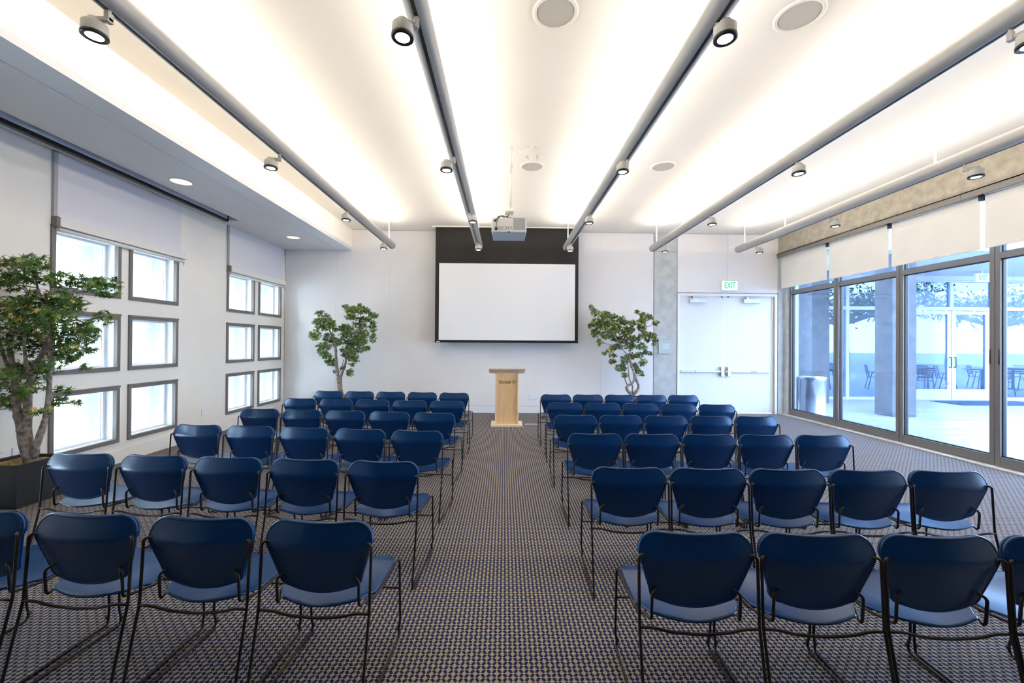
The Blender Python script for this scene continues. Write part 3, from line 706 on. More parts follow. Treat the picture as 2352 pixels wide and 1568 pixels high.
# ---------------------------------------------------------------- chairs
def make_chair():
    e = empty('stacking_chair')
    # back shell
    zt, W, r1, Wb, r2, zb = 0.787, 0.240, 0.078, 0.186, 0.038, 0.496
    rows = []
    for k in range(7):
        a = pi / 2 * k / 6; rows.append((zt - r1 * (1 - cos(a)) if k else zt, W - r1 * (1 - sin(a)) if k else W - r1))
    rows = [(zt - r1 * (1 - sin(pi / 2 * (1 - k / 6))), W - r1 + r1 * sin(pi / 2 * k / 6) * 1.0) for k in range(7)]
    for k in range(1, 9):
        t = k / 9; rows.append(((zt - r1) * (1 - t) + (zb + r2) * t, W - 0.002 + (Wb - W) * t ** 1.15))
    for k in range(7):
        a = pi / 2 * k / 6; rows.append((zb + r2 * (1 - sin(a)), Wb - r2 * (1 - cos(a)) - 0.004 * k / 6))
    NS = 14
    def yb(z):
        if z > 0.690: return 0.078 + 0.032 * ((z - 0.690) / 0.097)
        return 0.078 + 0.048 * ((0.690 - z) / 0.20)
    def pt(s, row, off):
        z, hw = row; x = s * hw
        wb = max(0, min(1, (0.70 - z) / 0.17))
        z2 = z - 0.026 * (1 - s * s) * wb ** 3 - 0.004 * (1 - s * s) * (1 - wb)
        y = yb(z2) + 0.032 * (x / 0.236) ** 2 + off
        return Vector((x, y, z2))
    m = MB(); vs = []; fs = []
    NR = len(rows)
    for layer, off in ((0, 0.0), (1, 0.013)):
        for row in rows:
            for c in range(NS + 1): vs.append(pt(-1 + 2 * c / NS, row, off))
    def idx(l, r, c): return l * NR * (NS + 1) + r * (NS + 1) + c
    for r in range(NR - 1):
        for c in range(NS):
            fs.append((idx(0, r, c), idx(0, r + 1, c), idx(0, r + 1, c + 1), idx(0, r, c + 1)))
            fs.append((idx(1, r, c), idx(1, r, c + 1), idx(1, r + 1, c + 1), idx(1, r + 1, c)))
    m.add(vs, fs, 0, True)
    # rolled rim round the shell
    bd = [(0, c) for c in range(NS + 1)] + [(r, NS) for r in range(1, NR)] + [(NR - 1, c) for c in range(NS - 1, -1, -1)] + [(r, 0) for r in range(NR - 2, 0, -1)]
    loop = [pt(-1 + 2 * c / NS, rows[r], 0.0065) for r, c in bd]; loop.append(loop[0]); loop.append(loop[1])
    m.tube(loop, 0.0085, 8, caps=False)
    lip = [p + Vector((0, 0.014, 0)) for p in loop]
    m.tube(lip, 0.006, 6, caps=False)
    m.build('backrest', M_PLAST, e)
    # seat shell
    sr = []
    for k in range(5):
        a = pi / 2 * k / 4; sr.append((0.138 + 0.03 * (1 - cos(a)), 0.160 + 0.03 * sin(a)))
    for y, hw in ((0.19, 0.206), (0.215, 0.222), (0.25, 0.228), (0.29, 0.229), (0.35, 0.229), (0.42, 0.229), (0.46, 0.228), (0.49, 0.222), (0.508, 0.208), (0.517, 0.180)): sr.append((y, hw))
    vs = []; fs = []; NR2 = len(sr)
    def sp(s, row, off):
        y, hw = row; x = s * hw
        yy_ = y - (0.032 * (1 - s * s) * max(0, 1 - (y - 0.138) / 0.08) if y < 0.218 else 0) 
        z = 0.437 + 0.010 * ((y - 0.25) / 0.25) ** 2 - 0.016 * (1 - s * s) * (1 - ((y - 0.30) / 0.25) ** 2 * 0.7)
        if y > 0.46: z -= 0.35 * (y - 0.46) ** 1.6 * 2
        return Vector((x, yy_, z - off))
    for off in (0.0, 0.011):
        for row in sr:
            for c in range(NS + 1): vs.append(sp(-1 + 2 * c / NS, row, off))
    def ix(l, r, c): return l * NR2 * (NS + 1) + r * (NS + 1) + c
    for r in range(NR2 - 1):
        for c in range(NS):
            fs.append((ix(0, r, c), ix(0, r, c + 1), ix(0, r + 1, c + 1), ix(0, r + 1, c)))
            fs.append((ix(1, r, c), ix(1, r + 1, c), ix(1, r + 1, c + 1), ix(1, r, c + 1)))
    m = MB(); m.add(vs, fs, 0, True)
    bd = [(0, c) for c in range(NS + 1)] + [(r, NS) for r in range(1, NR2)] + [(NR2 - 1, c) for c in range(NS - 1, -1, -1)] + [(r, 0) for r in range(NR2 - 2, 0, -1)]
    loop = [sp(-1 + 2 * c / NS, sr[r], 0.0055) for r, c in bd]; loop.append(loop[0]); loop.append(loop[1])
    m.tube(loop, 0.006, 6, caps=False)
    m.build('seat', M_PLAST, e)
    rr = 0.0065
    for s in (-1, 1):
        p = [(s * 0.215, 0.118, 0.690), (s * 0.236, 0.108, 0.706), (s * 0.2500, 0.098, 0.698), (s * 0.2500, 0.082, 0.42), (s * 0.2490, -0.015, rr), (s * 0.2490, 0.06, rr), (s * 0.2440, 0.518, rr),
             (s * 0.2380, 0.527, 0.040), (s * 0.2480, 0.522, 0.085), (s * 0.2440, 0.515, 0.425), (s * 0.236, 0.48, 0.430), (s * 0.237, 0.215, 0.421),
             (s * 0.188, 0.128, 0.417), (s * 0.188, 0.118, 0.43), (s * 0.188, 0.112, 0.536), (s * 0.160, 0.128, 0.553)]
        p = rounded(p, 0.022, 3)
        lg = MB().tube(p, rr, 8).build('side_frame', M_ROD, e)
        MB().box(s * 0.228 if s > 0 else -0.243, s * 0.243 if s > 0 else -0.228, 0.518, 0.532, 0.040, 0.048).build('ganging_clip', M_ROD, lg)
    m = MB().tube(rounded([(-0.249, 0.080, 0.412), (-0.19, 0.08, 0.412), (-0.12, 0.082, 0.392), (0, 0.084, 0.382), (0.12, 0.082, 0.392), (0.19, 0.08, 0.412), (0.249, 0.080, 0.412)], 0.05, 4), rr, 8)
    m.build('rear_stretcher', M_ROD, e)
    MB().tube([(-0.246, 0.518, 0.27), (0.246, 0.518, 0.27)], 0.0055, 8).build('front_stretcher', M_ROD, e)
    MB().tube([(-0.235, 0.23, 0.412), (0.235, 0.23, 0.412)], 0.0055, 8).build('seat_brace', M_ROD, e)
    return e
rows_px = [  # (back-left u, back-right u, top v) for every chair, block by block from the aisle outwards
    ('L', 6, [(595, 852, 1202), (321, 580, 1192), (55, 308, 1187), (-205, 52, 1178)]),
    ('R', 6, [(1487, 1745, 1228), (1760, 2018, 1233), (2035, 2300, 1238), (2308, 2570, 1240)]),
    ('L', 5, [(788, 952, 1061), (612, 778, 1057), (435, 602, 1052), (258, 425, 1048), (90, 252, 1043)]),
    ('R', 5, [(1373, 1543, 1075), (1552, 1720, 1080), (1731, 1898, 1080), (1906, 2078, 1082), (2085, 2263, 1084)]),
    ('L', 4, [(892, 1010, 989), (762, 882, 987), (634, 755, 983), (510, 630, 979), (384, 502, 976)]),
    ('R', 4, [(1313, 1432, 997), (1441, 1564, 998), (1572, 1692, 998), (1698, 1820, 999), (1828, 1952, 1001)]),
    ('L', 3, [(946, 1040, 948), (843, 938, 946), (742, 837, 944), (642, 735, 941), (543, 637, 939)]),
    ('R', 3, [(1281, 1375, 954), (1383, 1476, 954), (1485, 1578, 955), (1586, 1678, 957), (1686, 1781, 956)]),
    ('L', 2, [(985, 1064, 921), (900, 978, 919), (814, 892, 918), (730, 808, 916), (647, 723, 915)]),
    ('R', 2, [(1261, 1339, 925), (1348, 1426, 926), (1432, 1510, 927), (1518, 1597, 928), (1604, 1683, 929)]),
    ('L', 1, [(1007, 1075, 902), (934, 1001, 901), (862, 928, 900), (791, 857, 898), (718, 784, 898)]),
    ('R', 1, [(1246, 1313, 906), (1318, 1385, 906), (1391, 1457, 907), (1464, 1531, 907), (1537, 1604, 907)])]
def fit_row(cs):
    """a straight row: least squares of depth against x from the measured tops"""
    P = []
    for (a, b, v) in cs:
        d = ray((a + b) / 2, v); t = (0.793 - 1.6) / d.z; P.append((d.x * t, d.y * t))
    n_ = len(P); mx = sum(p[0] for p in P) / n_; my_ = sum(p[1] for p in P) / n_
    sxx = sum((p[0] - mx) ** 2 for p in P); sxy = sum((p[0] - mx) * (p[1] - my_) for p in P)
    k = sxy / sxx
    idx_ = [i - (n_ - 1) / 2 for i in range(n_)]
    pitch = sum(i * p[0] for i, p in zip(idx_, P)) / sum(i * i for i in idx_)
    if abs(pitch) < 0.516: pitch = math.copysign(0.516, pitch)
    return [(mx + pitch * i, my_ + k * pitch * i) for i in idx_], k
ORD = ['nearest the lectern', 'second from the lectern', 'third from the lectern', 'fourth from the lectern', 'fifth from the lectern', 'nearest the camera']
POS = ['at the aisle', 'second from the aisle', 'third from the aisle', 'fourth from the aisle', 'fifth from the aisle']
ch = make_chair(); note_kids(ch); used = False
for side, rw, cs in rows_px:
    P, k = fit_row(cs)
    for i, (x, y) in enumerate(P):
        o = copy_tree(ch) if used else ch
        used = True
        o.location = (x, y - 0.100, 0); o.rotation_euler.z = math.atan(k)
        tag(o, 'navy plastic chair %s, row %s, %s block' % (POS[i], ORD[rw - 1], 'left' if side == 'L' else 'right'), 'chair', 'navy chairs in rows')

# ---------------------------------------------------------------- potted maples
def leaf_shape(size, lobes=7):
    pts = []
    for k in range(lobes):
        a = radians(-150 + 300 * k / (lobes - 1)); ln = (1.0, 0.95, 0.75, 0.42)[min(3, abs(k - lobes // 2))] if lobes == 7 else (1.0, 0.85, 0.55)[abs(k - lobes // 2)]
        if k > 0:
            am = a - radians(150 / (lobes - 1)); pts.append((0.26 * size * sin(am), 0.26 * size * cos(am)))
        pts.append((ln * size * sin(a), ln * size * cos(a)))
    pts.append((0, -0.10 * size))
    return pts
def leaves(mb, c, spread, count, size, rnd, lobes=7, yellow=0.05, droop=0.5):
    base = leaf_shape(size, lobes)
    for _ in range(count):
        while True:
            q = Vector((rnd.uniform(-1, 1), rnd.uniform(-1, 1), rnd.uniform(-1, 1)))
            if q.length < 1: break
        p = Vector(c) + Vector((q.x * spread[0], q.y * spread[1], q.z * spread[2]))
        nrm = Vector((rnd.gauss(0, 0.6), rnd.gauss(-0.25, 0.6), rnd.uniform(0.3, 1.2))).normalized()
        qt = Vector((0, 0, 1)).rotation_difference(nrm) @ Quaternion((0, 0, 1), rnd.uniform(0, 2 * pi))
        s = rnd.uniform(0.7, 1.15); vs = [(0, 0, 0.08 * size)]
        for (x, y) in base:
            rr = sqrt(x * x + y * y) / size
            vs.append((x * s, y * s, -droop * size * 0.45 * rr * rr))
        vs = [p + (qt @ Vector(v)) for v in vs]
        n_ = len(base)
        r = rnd.random()
        mi = 3 if r < yellow else (2 if r < yellow + 0.20 else (0 if r < yellow + 0.55 else 1))
        mb.add(vs, [(0, i + 1, (i + 1) % n_ + 1) for i in range(n_)], mi)
def maple(name, label, cat, base, Y, blobs, trunks, lsize, dens, seed, rot=0, pot=(0.44, 0.42), depth=0.8, yel=0.05, group=None):
    """blobs / trunks are read off the photo and laid out around the tree's own depth"""
    rnd = random.Random(seed); e = empty(name, base); tag(e, label, cat, group)
    bx_, by_, bz_ = base
    w_, h_ = pot[0] / 2, pot[1]
    m = MB(); t = 0.018; k_ = 0.93
    vo = [(-w_ * k_, -w_ * k_, 0), (w_ * k_, -w_ * k_, 0), (w_ * k_, w_ * k_, 0), (-w_ * k_, w_ * k_, 0), (-w_, -w_, h_), (w_, -w_, h_), (w_, w_, h_), (-w_, w_, h_)]
    wi = w_ - t
    vi = [(-wi, -wi, h_), (wi, -wi, h_), (wi, wi, h_), (-wi, wi, h_), (-wi, -wi, h_ - 0.06), (wi, -wi, h_ - 0.06), (wi, wi, h_ - 0.06), (-wi, wi, h_ - 0.06)]
    m.add(vo + vi, [(3, 2, 1, 0), (0, 1, 5, 4), (1, 2, 6, 5), (2, 3, 7, 6), (3, 0, 4, 7), (4, 5, 9, 8), (5, 6, 10, 9), (6, 7, 11, 10), (7, 4, 8, 11), (8, 9, 13, 12), (9, 10, 14, 13), (10, 11, 15, 14), (11, 8, 12, 15)])
    pt_ = m.build('planter', M_POT, e, 0.008)
    # moss mound
    m = MB(); G = 16; vs = []
    for i in range(G + 1):
        for j in range(G + 1):
            x = -wi + 2 * wi * i / G; y = -wi + 2 * wi * j / G
            edge = min(i, j, G - i, G - j) / (G / 2)
            vs.append((x * 0.999, y * 0.999, h_ - 0.045 + 0.035 * edge ** 0.5 + rnd.uniform(-0.008, 0.010)))
    m.add(vs, [(i * (G + 1) + j, (i + 1) * (G + 1) + j, (i + 1) * (G + 1) + j + 1, i * (G + 1) + j + 1) for i in range(G) for j in range(G)], 0, True)
    m.build('moss', M_MOSS, e)
    off = Vector(base); nodes = []; tr = MB()
    for (pts, r0, r1, dy) in trunks:
        P = []
        for i, (u, v) in enumerate(pts):
            q = at_y(u, v, Y) - off; q.y += dy * i / (len(pts) - 1) + rnd.uniform(-0.01, 0.01)
            P.append(q)
        P = rounded(P, 0.2, 3); n_ = len(P)
        R_ = [(r0 + (r1 - r0) * i / (n_ - 1)) * rnd.uniform(0.9, 1.12) for i in range(n_)]
        tr.tube(P, R_, 8); nodes += P[n_ // 3:]
    br = MB(); lf = MB()
    for (u, v, ru, rv) in blobs:
        c = at_y(u, v, Y) - off
        rx = ru / F * Y; rz = rv / F * Y
        c.y += rnd.uniform(-1, 1) * depth * 0.35
        if off.x + c.x - rx < XL + 0.05: c.x = XL + 0.07 + rx - off.x
        if off.y + c.y + rx > YB - 0.1: c.y = YB - 0.12 - rx - off.y
        ry = (rx + rz) / 2 * 1.1
        nn = min(nodes, key=lambda q: (q - c).length + max(0, q.z - c.z) * 1.5)
        mid = (nn + c) / 2 + Vector((rnd.uniform(-0.03, 0.03), rnd.uniform(-0.03, 0.03), rnd.uniform(-0.04, 0.02)))
        br.tube(rounded([nn, mid, c], 0.2, 4), [0.011, 0.010, 0.009, 0.008, 0.007, 0.006, 0.005][:7] if False else 0.006, 6)
        for _ in range(3):
            q = c + Vector((rnd.uniform(-1, 1) * rx, rnd.uniform(-1, 1) * ry, rnd.uniform(-1, 1) * rz)) * 0.8
            br.tube([mid, (mid + c) / 2, q], 0.003, 5)
        nodes.append(c * 0.5 + nn * 0.5)
        leaves(lf, c, (rx * 1.05, ry, rz * 1.05), max(6, int(dens * rx * rz * 1e4 / 100)), lsize, rnd, yellow=yel)
    tr.add(br.v, br.f, 0, True); tr.build('trunk', M_BARK, e); lf.build('foliage', M_LEAF, e)
    return e
big_blobs = [(75, 602, 42, 18), (22, 607, 22, 16), (115, 615, 30, 16), (130, 640, 42, 20), (175, 648, 35, 18), (215, 645, 34, 14), (240, 652, 25, 14), (255, 662, 16, 10), (200, 668, 30, 10), (85, 635, 25, 20),
    (15, 655, 22, 12), (35, 665, 12, 8), (40, 700, 40, 18), (80, 690, 40, 18), (130, 692, 45, 22), (175, 700, 30, 18), (150, 675, 25, 10),
    (50, 735, 50, 25), (110, 735, 50, 28), (165, 735, 38, 28), (205, 728, 22, 18), (215, 745, 14, 12), (20, 760, 30, 20), (60, 775, 45, 22), (140, 770, 45, 28), (185, 765, 30, 20),
    (20, 800, 28, 22), (60, 810, 30, 20), (130, 810, 30, 20), (170, 805, 28, 18), (210, 803, 14, 7), (30, 845, 34, 20), (60, 860, 25, 14), (110, 850, 22, 12), (150, 832, 26, 14), (165, 845, 14, 7),
    (15, 885, 22, 16), (110, 885, 28, 14), (135, 895, 18, 10), (75, 900, 16, 10), (10, 935, 16, 16), (25, 920, 14, 10), (115, 925, 24, 12), (145, 935, 20, 10), (160, 925, 10, 6), (-25, 640, 30, 25), (-30, 700, 30, 30), (-30, 780, 35, 35), (-30, 860, 30, 30), (-20, 920, 25, 20)]
big_trunks = [([(70, 1058), (58, 1010), (48, 970), (38, 930), (35, 890), (30, 850), (20, 800)], 0.052, 0.018, 0.0),
              ([(64, 1040), (63, 1000), (58, 960), (60, 910), (62, 880), (75, 840), (92, 805), (105, 770), (108, 730)], 0.040, 0.014, 0.04),
              ([(78, 1052), (85, 1020), (100, 980), (112, 945), (118, 900), (120, 850), (122, 800), (120, 750), (112, 700)], 0.030, 0.012, -0.03),
              ([(62, 870), (63, 830), (60, 790), (62, 750)], 0.018, 0.010, -0.02), ([(108, 730), (96, 690), (88, 665), (82, 640)], 0.016, 0.008, 0.0), ([(112, 720), (140, 700), (160, 680), (168, 662)], 0.016, 0.009, 0.03),
              ([(35, 880), (15, 840), (-5, 800), (-20, 740)], 0.018, 0.009, 0.03)]
maple('potted_maple', 'tall potted maple in a charcoal planter by the left windows, nearest camera', 'potted tree', (-4.80, 4.20, 0), 4.13, big_blobs, big_trunks, 0.055, 52, 3, pot=(0.44, 0.42), depth=0.6, yel=0.045, group='potted maples')
lt_blobs = [(735, 718, 11, 5), (748, 730, 14, 10), (762, 742, 14, 9), (722, 742, 9, 4), (735, 736, 9, 6), (742, 750, 16, 10), (734, 770, 13, 12), (748, 775, 14, 12), (768, 750, 10, 7), (773, 755, 6, 5), (745, 795, 18, 10), (762, 785, 12, 10), (740, 808, 12, 6), (755, 815, 13, 8), (757, 828, 12, 7), (763, 853, 6, 4), (765, 836, 8, 5),
    (785, 755, 10, 6), (795, 752, 12, 8), (790, 768, 14, 8), (805, 760, 15, 10), (820, 745, 16, 9), (835, 765, 15, 12), (852, 750, 8, 12), (855, 775, 8, 12), (815, 780, 18, 12), (800, 790, 14, 9), (835, 785, 14, 10), (845, 798, 8, 5), (825, 802, 12, 7), (808, 808, 14, 8), (790, 802, 12, 7), (818, 820, 10, 8), (800, 822, 12, 7), (822, 828, 8, 4), (812, 836, 7, 4), (795, 843, 8, 4), (805, 852, 8, 6), (800, 860, 8, 4), (786, 783, 10, 8), (785, 815, 8, 6),
    (787, 702, 7, 5), (797, 708, 12, 8), (820, 700, 8, 5), (815, 715, 18, 11), (835, 712, 13, 10), (850, 722, 12, 8), (862, 726, 7, 4), (805, 728, 12, 8), (828, 732, 15, 7), (855, 740, 7, 6), (845, 735, 10, 5)]
lt_trunks = [([(784, 905), (778, 880), (775, 855), (772, 830), (771, 795), (764, 775), (756, 755)], 0.048, 0.016, 0.0), ([(783, 903), (782, 870), (785, 856), (792, 838), (796, 810), (806, 785), (818, 760), (833, 745)], 0.034, 0.012, 0.05), ([(776, 860), (785, 845), (790, 825)], 0.014, 0.008, 0), ([(833, 750), (832, 738), (828, 720)], 0.014, 0.008, 0)]
p = at_y(786, 905, 8.95)
maple('potted_maple', 'small potted maple before the back wall, left of the screen', 'potted tree', (p.x, 8.95, 0), 8.95, lt_blobs, lt_trunks, 0.055, 85, 5, pot=(0.46, 0.46), depth=0.6, yel=0.07, group='potted maples')
rt_blobs = [(1355, 703, 5, 4), (1361, 708, 7, 6), (1370, 718, 10, 9), (1383, 724, 12, 9), (1397, 722, 11, 8), (1357, 748, 7, 6), (1368, 742, 12, 12), (1384, 745, 14, 14), (1400, 742, 14, 12), (1372, 762, 10, 13), (1376, 785, 6, 9), (1390, 768, 13, 10), (1403, 760, 12, 9), (1413, 725, 12, 6), (1425, 735, 10, 10), (1434, 742, 8, 8), (1418, 752, 12, 10), (1432, 762, 14, 12), (1416, 775, 14, 8), (1436, 780, 18, 10),
    (1450, 742, 9, 8), (1452, 758, 12, 10), (1464, 716, 6, 5), (1470, 726, 9, 8), (1466, 740, 10, 8), (1482, 735, 10, 8), (1492, 726, 8, 6), (1502, 728, 7, 6), (1500, 742, 7, 7), (1478, 752, 12, 8), (1474, 768, 12, 8), (1488, 770, 13, 7), (1502, 768, 9, 7), (1508, 778, 7, 8), (1503, 790, 6, 5), (1492, 780, 8, 5), (1458, 778, 14, 9), (1452, 795, 15, 10), (1470, 795, 12, 9), (1425, 795, 12, 7), (1410, 800, 10, 6), (1395, 805, 8, 5), (1386, 812, 7, 4), (1403, 815, 9, 6), (1412, 830, 8, 7), (1420, 845, 9, 7), (1432, 825, 9, 10), (1436, 845, 9, 10), (1430, 860, 7, 6), (1440, 862, 6, 5), (1452, 818, 12, 8), (1470, 815, 11, 8), (1483, 808, 8, 6), (1492, 812, 5, 4), (1474, 832, 10, 8), (1462, 842, 9, 8), (1470, 852, 8, 6), (1479, 860, 6, 4)]
rt_trunks = [([(1453, 907), (1464, 897), (1468, 887), (1463, 875), (1459, 862), (1452, 840), (1446, 820), (1450, 795), (1450, 770)], 0.036, 0.012, 0.03), ([(1451, 906), (1442, 897), (1438, 890), (1444, 884), (1453, 880), (1457, 868), (1454, 850), (1447, 835), (1440, 815), (1428, 800)], 0.036, 0.010, -0.03), ([(1453, 902), (1453, 884), (1446, 872), (1443, 850), (1442, 830)], 0.018, 0.010, 0.0), ([(1443, 886), (1437, 876), (1434, 862)], 0.018, 0.010, 0.0), ([(1430, 802), (1410, 770), (1390, 750)], 0.012, 0.007, 0), ([(1450, 790), (1470, 770), (1485, 750)], 0.012, 0.007, 0)]
p = at_y(1453, 905, 8.95)
maple('potted_maple', 'small potted maple before the back wall, between screen and door', 'potted tree', (p.x, 8.95, 0), 8.95, rt_blobs, rt_trunks, 0.055, 85, 9, pot=(0.46, 0.46), depth=0.6, yel=0.09, group='potted maples')

# ---------------------------------------------------------------- outside on the right
struct(B(6.65, 40, -20, 12.35, -0.12, -0.01).build('floor_plaza', M_PAVE))
struct(B(6.65, 60, 12.35, 60, -0.12, -0.02).build('floor_terrace', M_PAVE))
struct(B(6.9, 18, 8.9, 12.6, 3.72, 4.3).build('trim_9', M_ROOF))
struct(B(7.0, 20, 12.15, 12.6, 3.60, 3.72).build('trim_10', M_ROOF))
# concrete columns
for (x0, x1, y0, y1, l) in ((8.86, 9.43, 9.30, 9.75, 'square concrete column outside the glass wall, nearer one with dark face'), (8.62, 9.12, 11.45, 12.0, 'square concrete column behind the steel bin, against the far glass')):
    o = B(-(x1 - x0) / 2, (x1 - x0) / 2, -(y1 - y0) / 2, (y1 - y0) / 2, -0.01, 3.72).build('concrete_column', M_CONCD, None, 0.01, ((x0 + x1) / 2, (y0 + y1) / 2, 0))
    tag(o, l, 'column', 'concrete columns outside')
# far lobby glazing with doors
e = empty('lobby_glazing', (9.3, 12.3, 0)); tag(e, 'silver-framed lobby glass wall with double doors beyond the plaza', 'glass wall')
gl = MB(); fr = MB()
xs = [7.2 - 9.3, 8.05 - 9.3, 10.30 - 9.3, 12.25 - 9.3, 14.80 - 9.3, 16.8 - 9.3, 19 - 9.3]
for x in xs: fr.box(x - 0.05, x + 0.05, -0.06, 0.06, -0.01, 3.66)
fr.box(xs[0], xs[-1], -0.055, 0.055, 2.70, 2.80); fr.box(xs[0], xs[-1], -0.055, 0.055, 3.56, 3.655)
fr.box(xs[0], xs[3], -0.055, 0.055, -0.005, 0.08); fr.box(xs[4], xs[-1], -0.055, 0.055, -0.005, 0.08)
fr.box(13.5 - 9.3 - 0.05, 13.5 - 9.3 + 0.05, -0.052, 0.052, 2.72, 3.64)
fr.build('glazing_frame', M_BLUEFR, e)
for a, b in zip(xs, xs[1:]):
    B(a + 0.05, b - 0.05, -0.005, 0.005, 2.80, 3.56).build('pane', M_GLASSB, e)
    if a == xs[3]: continue
    B(a + 0.05, b - 0.05, -0.005, 0.005, 0.08, 2.70).build('pane', M_GLASSB, e)
dc = 13.52 - 9.3
for s in (-1, 1):
    x0, x1 = (xs[3] + 0.05, dc - 0.01) if s < 0 else (dc + 0.01, xs[4] - 0.12)
    m = MB(); m.box(x0, x0 + 0.12, -0.03, 0.03, 0, 2.68); m.box(x1 - 0.12, x1, -0.03, 0.03, 0, 2.68); m.box(x0 + 0.12, x1 - 0.12, -0.03, 0.03, 0, 0.32); m.box(x0 + 0.12, x1 - 0.12, -0.03, 0.03, 2.58, 2.68)
    do = m.build('lobby_door', M_BLUEFR, e)
    B(x0 + 0.12, x1 - 0.12, -0.004, 0.004, 0.32, 2.58).build('pane', M_GLASSB, do)
    hx = x1 - 0.06 if s < 0 else x0 + 0.06
    MB().tube(rounded([(hx, -0.03, 0.98), (hx, -0.09, 0.98), (hx, -0.09, 1.28), (hx, -0.03, 1.28)], 0.03), 0.014).build('door_handle', M_FURN, do)
# exit sign hanging outside
exit_sign((at_y(2253, 640, 11.3).x, 11.3, at_y(2253, 648, 11.3).z), 'white EXIT sign hanging over the lobby doors outside', 0, 0.60)
tag(B(-1.3, 1.3, -0.45, 0.45, -0.01, 0.004).build('door_mat', M_MAT, None, 0, (13.9, 11.6, 0)), 'dark blue mat on the plaza before the lobby doors', 'mat')
# steel bin
e = empty('trash_bin', (7.13, 9.45, -0.01)); tag(e, 'brushed steel cylindrical bin outside the far window', 'trash bin')
steel = mat('brushed_steel', (0.66, 0.70, 0.76), 0.28, 0.85)
MB().lathe([(0.0, 0.0), (0.262, 0.0), (0.262, 0.045), (0.255, 0.05), (0.255, 0.80), (0.262, 0.805), (0.262, 0.86)], n=48).build('bin_body', steel, e)
MB().lathe([(0.266, 0.84), (0.270, 0.86), (0.270, 0.89), (0.262, 0.90), (0.235, 0.898), (0.235, 0.70), (0.0, 0.70)], n=48).build('bin_rim', steel, e)
# terrace furniture
def patio_chair(first=None):
    e = empty('patio_chair')
    m = MB()
    for sx_ in (-1, 1):
        m.tube(rounded([(sx_ * 0.25, -0.02, 0), (sx_ * 0.22, 0.08, 0.62), (sx_ * 0.22, 0.35, 0.64), (sx_ * 0.24, 0.47, 0)], 0.04), 0.014, 6)
        m.tube([(sx_ * 0.20, 0.42, 0.45), (sx_ * 0.20, 0.50, 0.92)], 0.013, 6)
    m.build('chair_frame', M_FURN, e)
    B(-0.21, 0.21, 0.02, 0.44, 0.44, 0.46).build('seat', M_FURN, e)
    m = MB()
    for k in range(5): m.box(-0.20, 0.20, 0.43 + 0.014 * k, 0.44 + 0.014 * k, 0.56 + 0.075 * k, 0.61 + 0.075 * k)
    m.build('backrest', M_FURN, e)
    return e
def patio_table():
    e = empty('patio_table')
    MB().lathe([(0.0, 0.80), (0.45, 0.80), (0.46, 0.815), (0.45, 0.83), (0.0, 0.83)], n=32).build('tabletop', M_FURN, e)
    m = MB(); m.tube([(0, 0, 0.03), (0, 0, 0.80)], 0.04, 10); m.build('pedestal', M_FURN, e)
    MB().lathe([(0.0, 0.0), (0.26, 0.0), (0.26, 0.02), (0.05, 0.05), (0.0, 0.05)], n=24).build('base', M_FURN, e)
    return e
pc = patio_chair(); note_kids(pc); ptb = patio_table(); note_kids(ptb)
tabs = [(14.9, 15.0), (17.2, 14.6), (19.6, 15.6), (12.4, 16.4)]
tl = ['nearest the left door leaf', 'behind the right door leaf', 'farthest to the right', 'farthest to the left']
k_ = 0
for i, (x, y) in enumerate(tabs):
    o = ptb if i == 0 else copy_tree(ptb); o.location = (x, y, -0.02)
    tag(o, 'round dark metal patio table beyond the lobby glass, %s' % tl[i], 'patio table', 'patio tables beyond the lobby')
    for q, a in enumerate((0.5, 2.6, 4.3)):
        c = pc if k_ == 0 else copy_tree(pc); k_ += 1
        c.location = (x + 0.72 * cos(a) + 0.0, y + 0.72 * sin(a), -0.02); c.rotation_euler.z = a - pi / 2
        tag(c, 'dark metal patio chair at the table %s, %s side' % (tl[i], ('right', 'left', 'near')[q]), 'patio chair', 'patio chairs beyond the lobby')
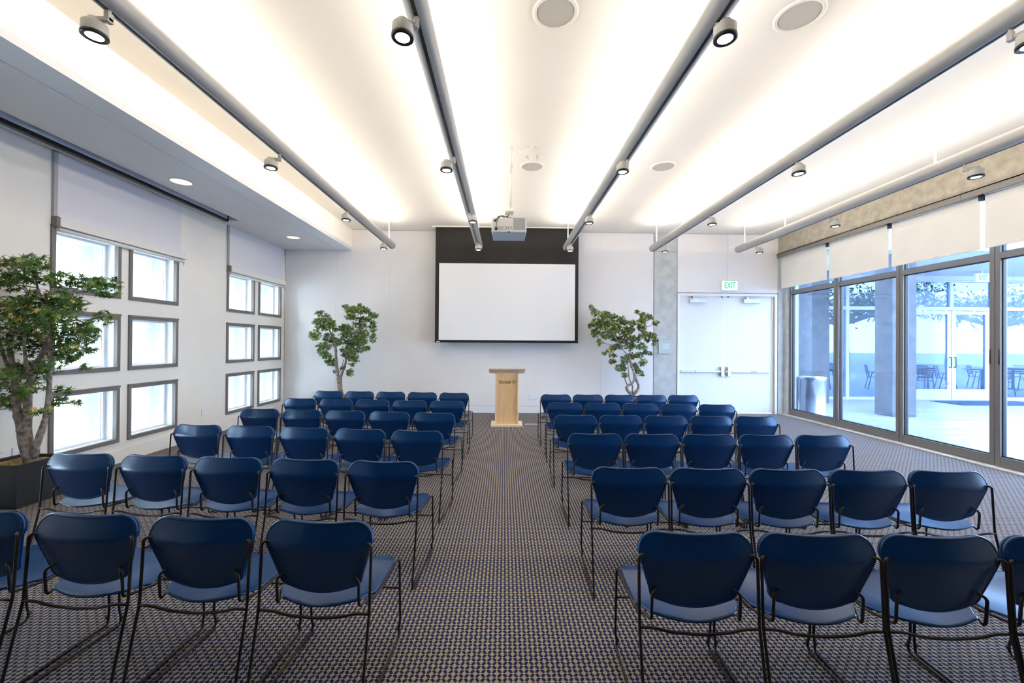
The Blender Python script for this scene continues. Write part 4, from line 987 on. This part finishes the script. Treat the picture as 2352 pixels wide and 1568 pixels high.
# trees and wall beyond
def yard_tree(base, label, h0, crown, seed, n_leaf):
    rnd = random.Random(seed); e = empty('yard_tree', base); tag(e, label, 'tree', 'trees beyond the lobby')
    m = MB(); m.tube(rounded([(0, 0, 0), (0.1, 0, h0 * 0.5), (-0.1, 0.1, h0)], 0.3), [0.20, 0.19, 0.18, 0.17, 0.16, 0.15, 0.14][:len(rounded([(0, 0, 0), (0.1, 0, h0 * 0.5), (-0.1, 0.1, h0)], 0.3))], 10)
    ends = []
    for k in range(9):
        a = 2 * pi * k / 9 + rnd.uniform(-0.2, 0.2); L_ = crown * rnd.uniform(0.7, 1.0)
        q1 = Vector((cos(a) * L_ * 0.45, sin(a) * L_ * 0.45, h0 + 0.35)); q2 = Vector((cos(a) * L_, sin(a) * L_, h0 + 0.55 + rnd.uniform(-0.2, 0.5)))
        m.tube(rounded([(-0.1, 0.1, h0 - 0.1), q1, q2], 0.5, 4), [0.10, 0.08, 0.07, 0.06, 0.055, 0.05, 0.035], 8)
        ends += [q1, q2, (q1 + q2) / 2]
    m.build('trunk', M_BARK, e)
    lf = MB()
    for q in ends:
        for _ in range(n_leaf):
            g = Vector((rnd.gauss(0, 0.55), rnd.gauss(0, 0.55), rnd.gauss(0.35, 0.30)))
            p_ = q + g; s = rnd.uniform(0.07, 0.14)
            qt = Quaternion((rnd.gauss(0, 1), rnd.gauss(0, 1), rnd.gauss(0, 1), rnd.gauss(0, 1))).normalized()
            lf.add([p_ + qt @ Vector(v) for v in ((-s, 0, 0), (0, -s * 0.35, 0.01), (s, 0, 0), (0, s * 0.35, 0.01))], [(0, 1, 2, 3)], 1 if rnd.random() < 0.6 else 0)
    lf.build('foliage', M_YARD, e)
yard_tree((15.8, 19.0, -0.02), 'spreading green tree beyond the lobby glass, behind the doors', 2.7, 3.4, 4, 150)
yard_tree((24.5, 20.0, -0.02), 'spreading green tree beyond the lobby glass, farther right', 2.7, 3.2, 6, 120)
yard_tree((8.2, 21.5, -0.02), 'spreading green tree beyond the lobby glass, farther left', 2.8, 3.0, 8, 120)
tag(B(-16, 16, 0, 0.5, -0.1, 1.15).build('garden_wall', M_OUTW, None, 0.02, (22, 27, 0)), 'low pale garden wall at the far edge of the terrace', 'wall')
tag(B(-14, 14, 0, 0.4, -0.2, 5).build('courtyard_wall', M_OUTW, None, 0, (-0, 0, 0)), 'bright pale courtyard wall seen through the left windows', 'wall')
cw = bpy.data.objects['courtyard_wall']; cw.location = (-13, 4, 0); cw.rotation_euler.z = pi / 2
struct(B(-20, XL - 0.75, -12, 20, -0.3, -0.2).build('floor_courtyard', M_OUTW))
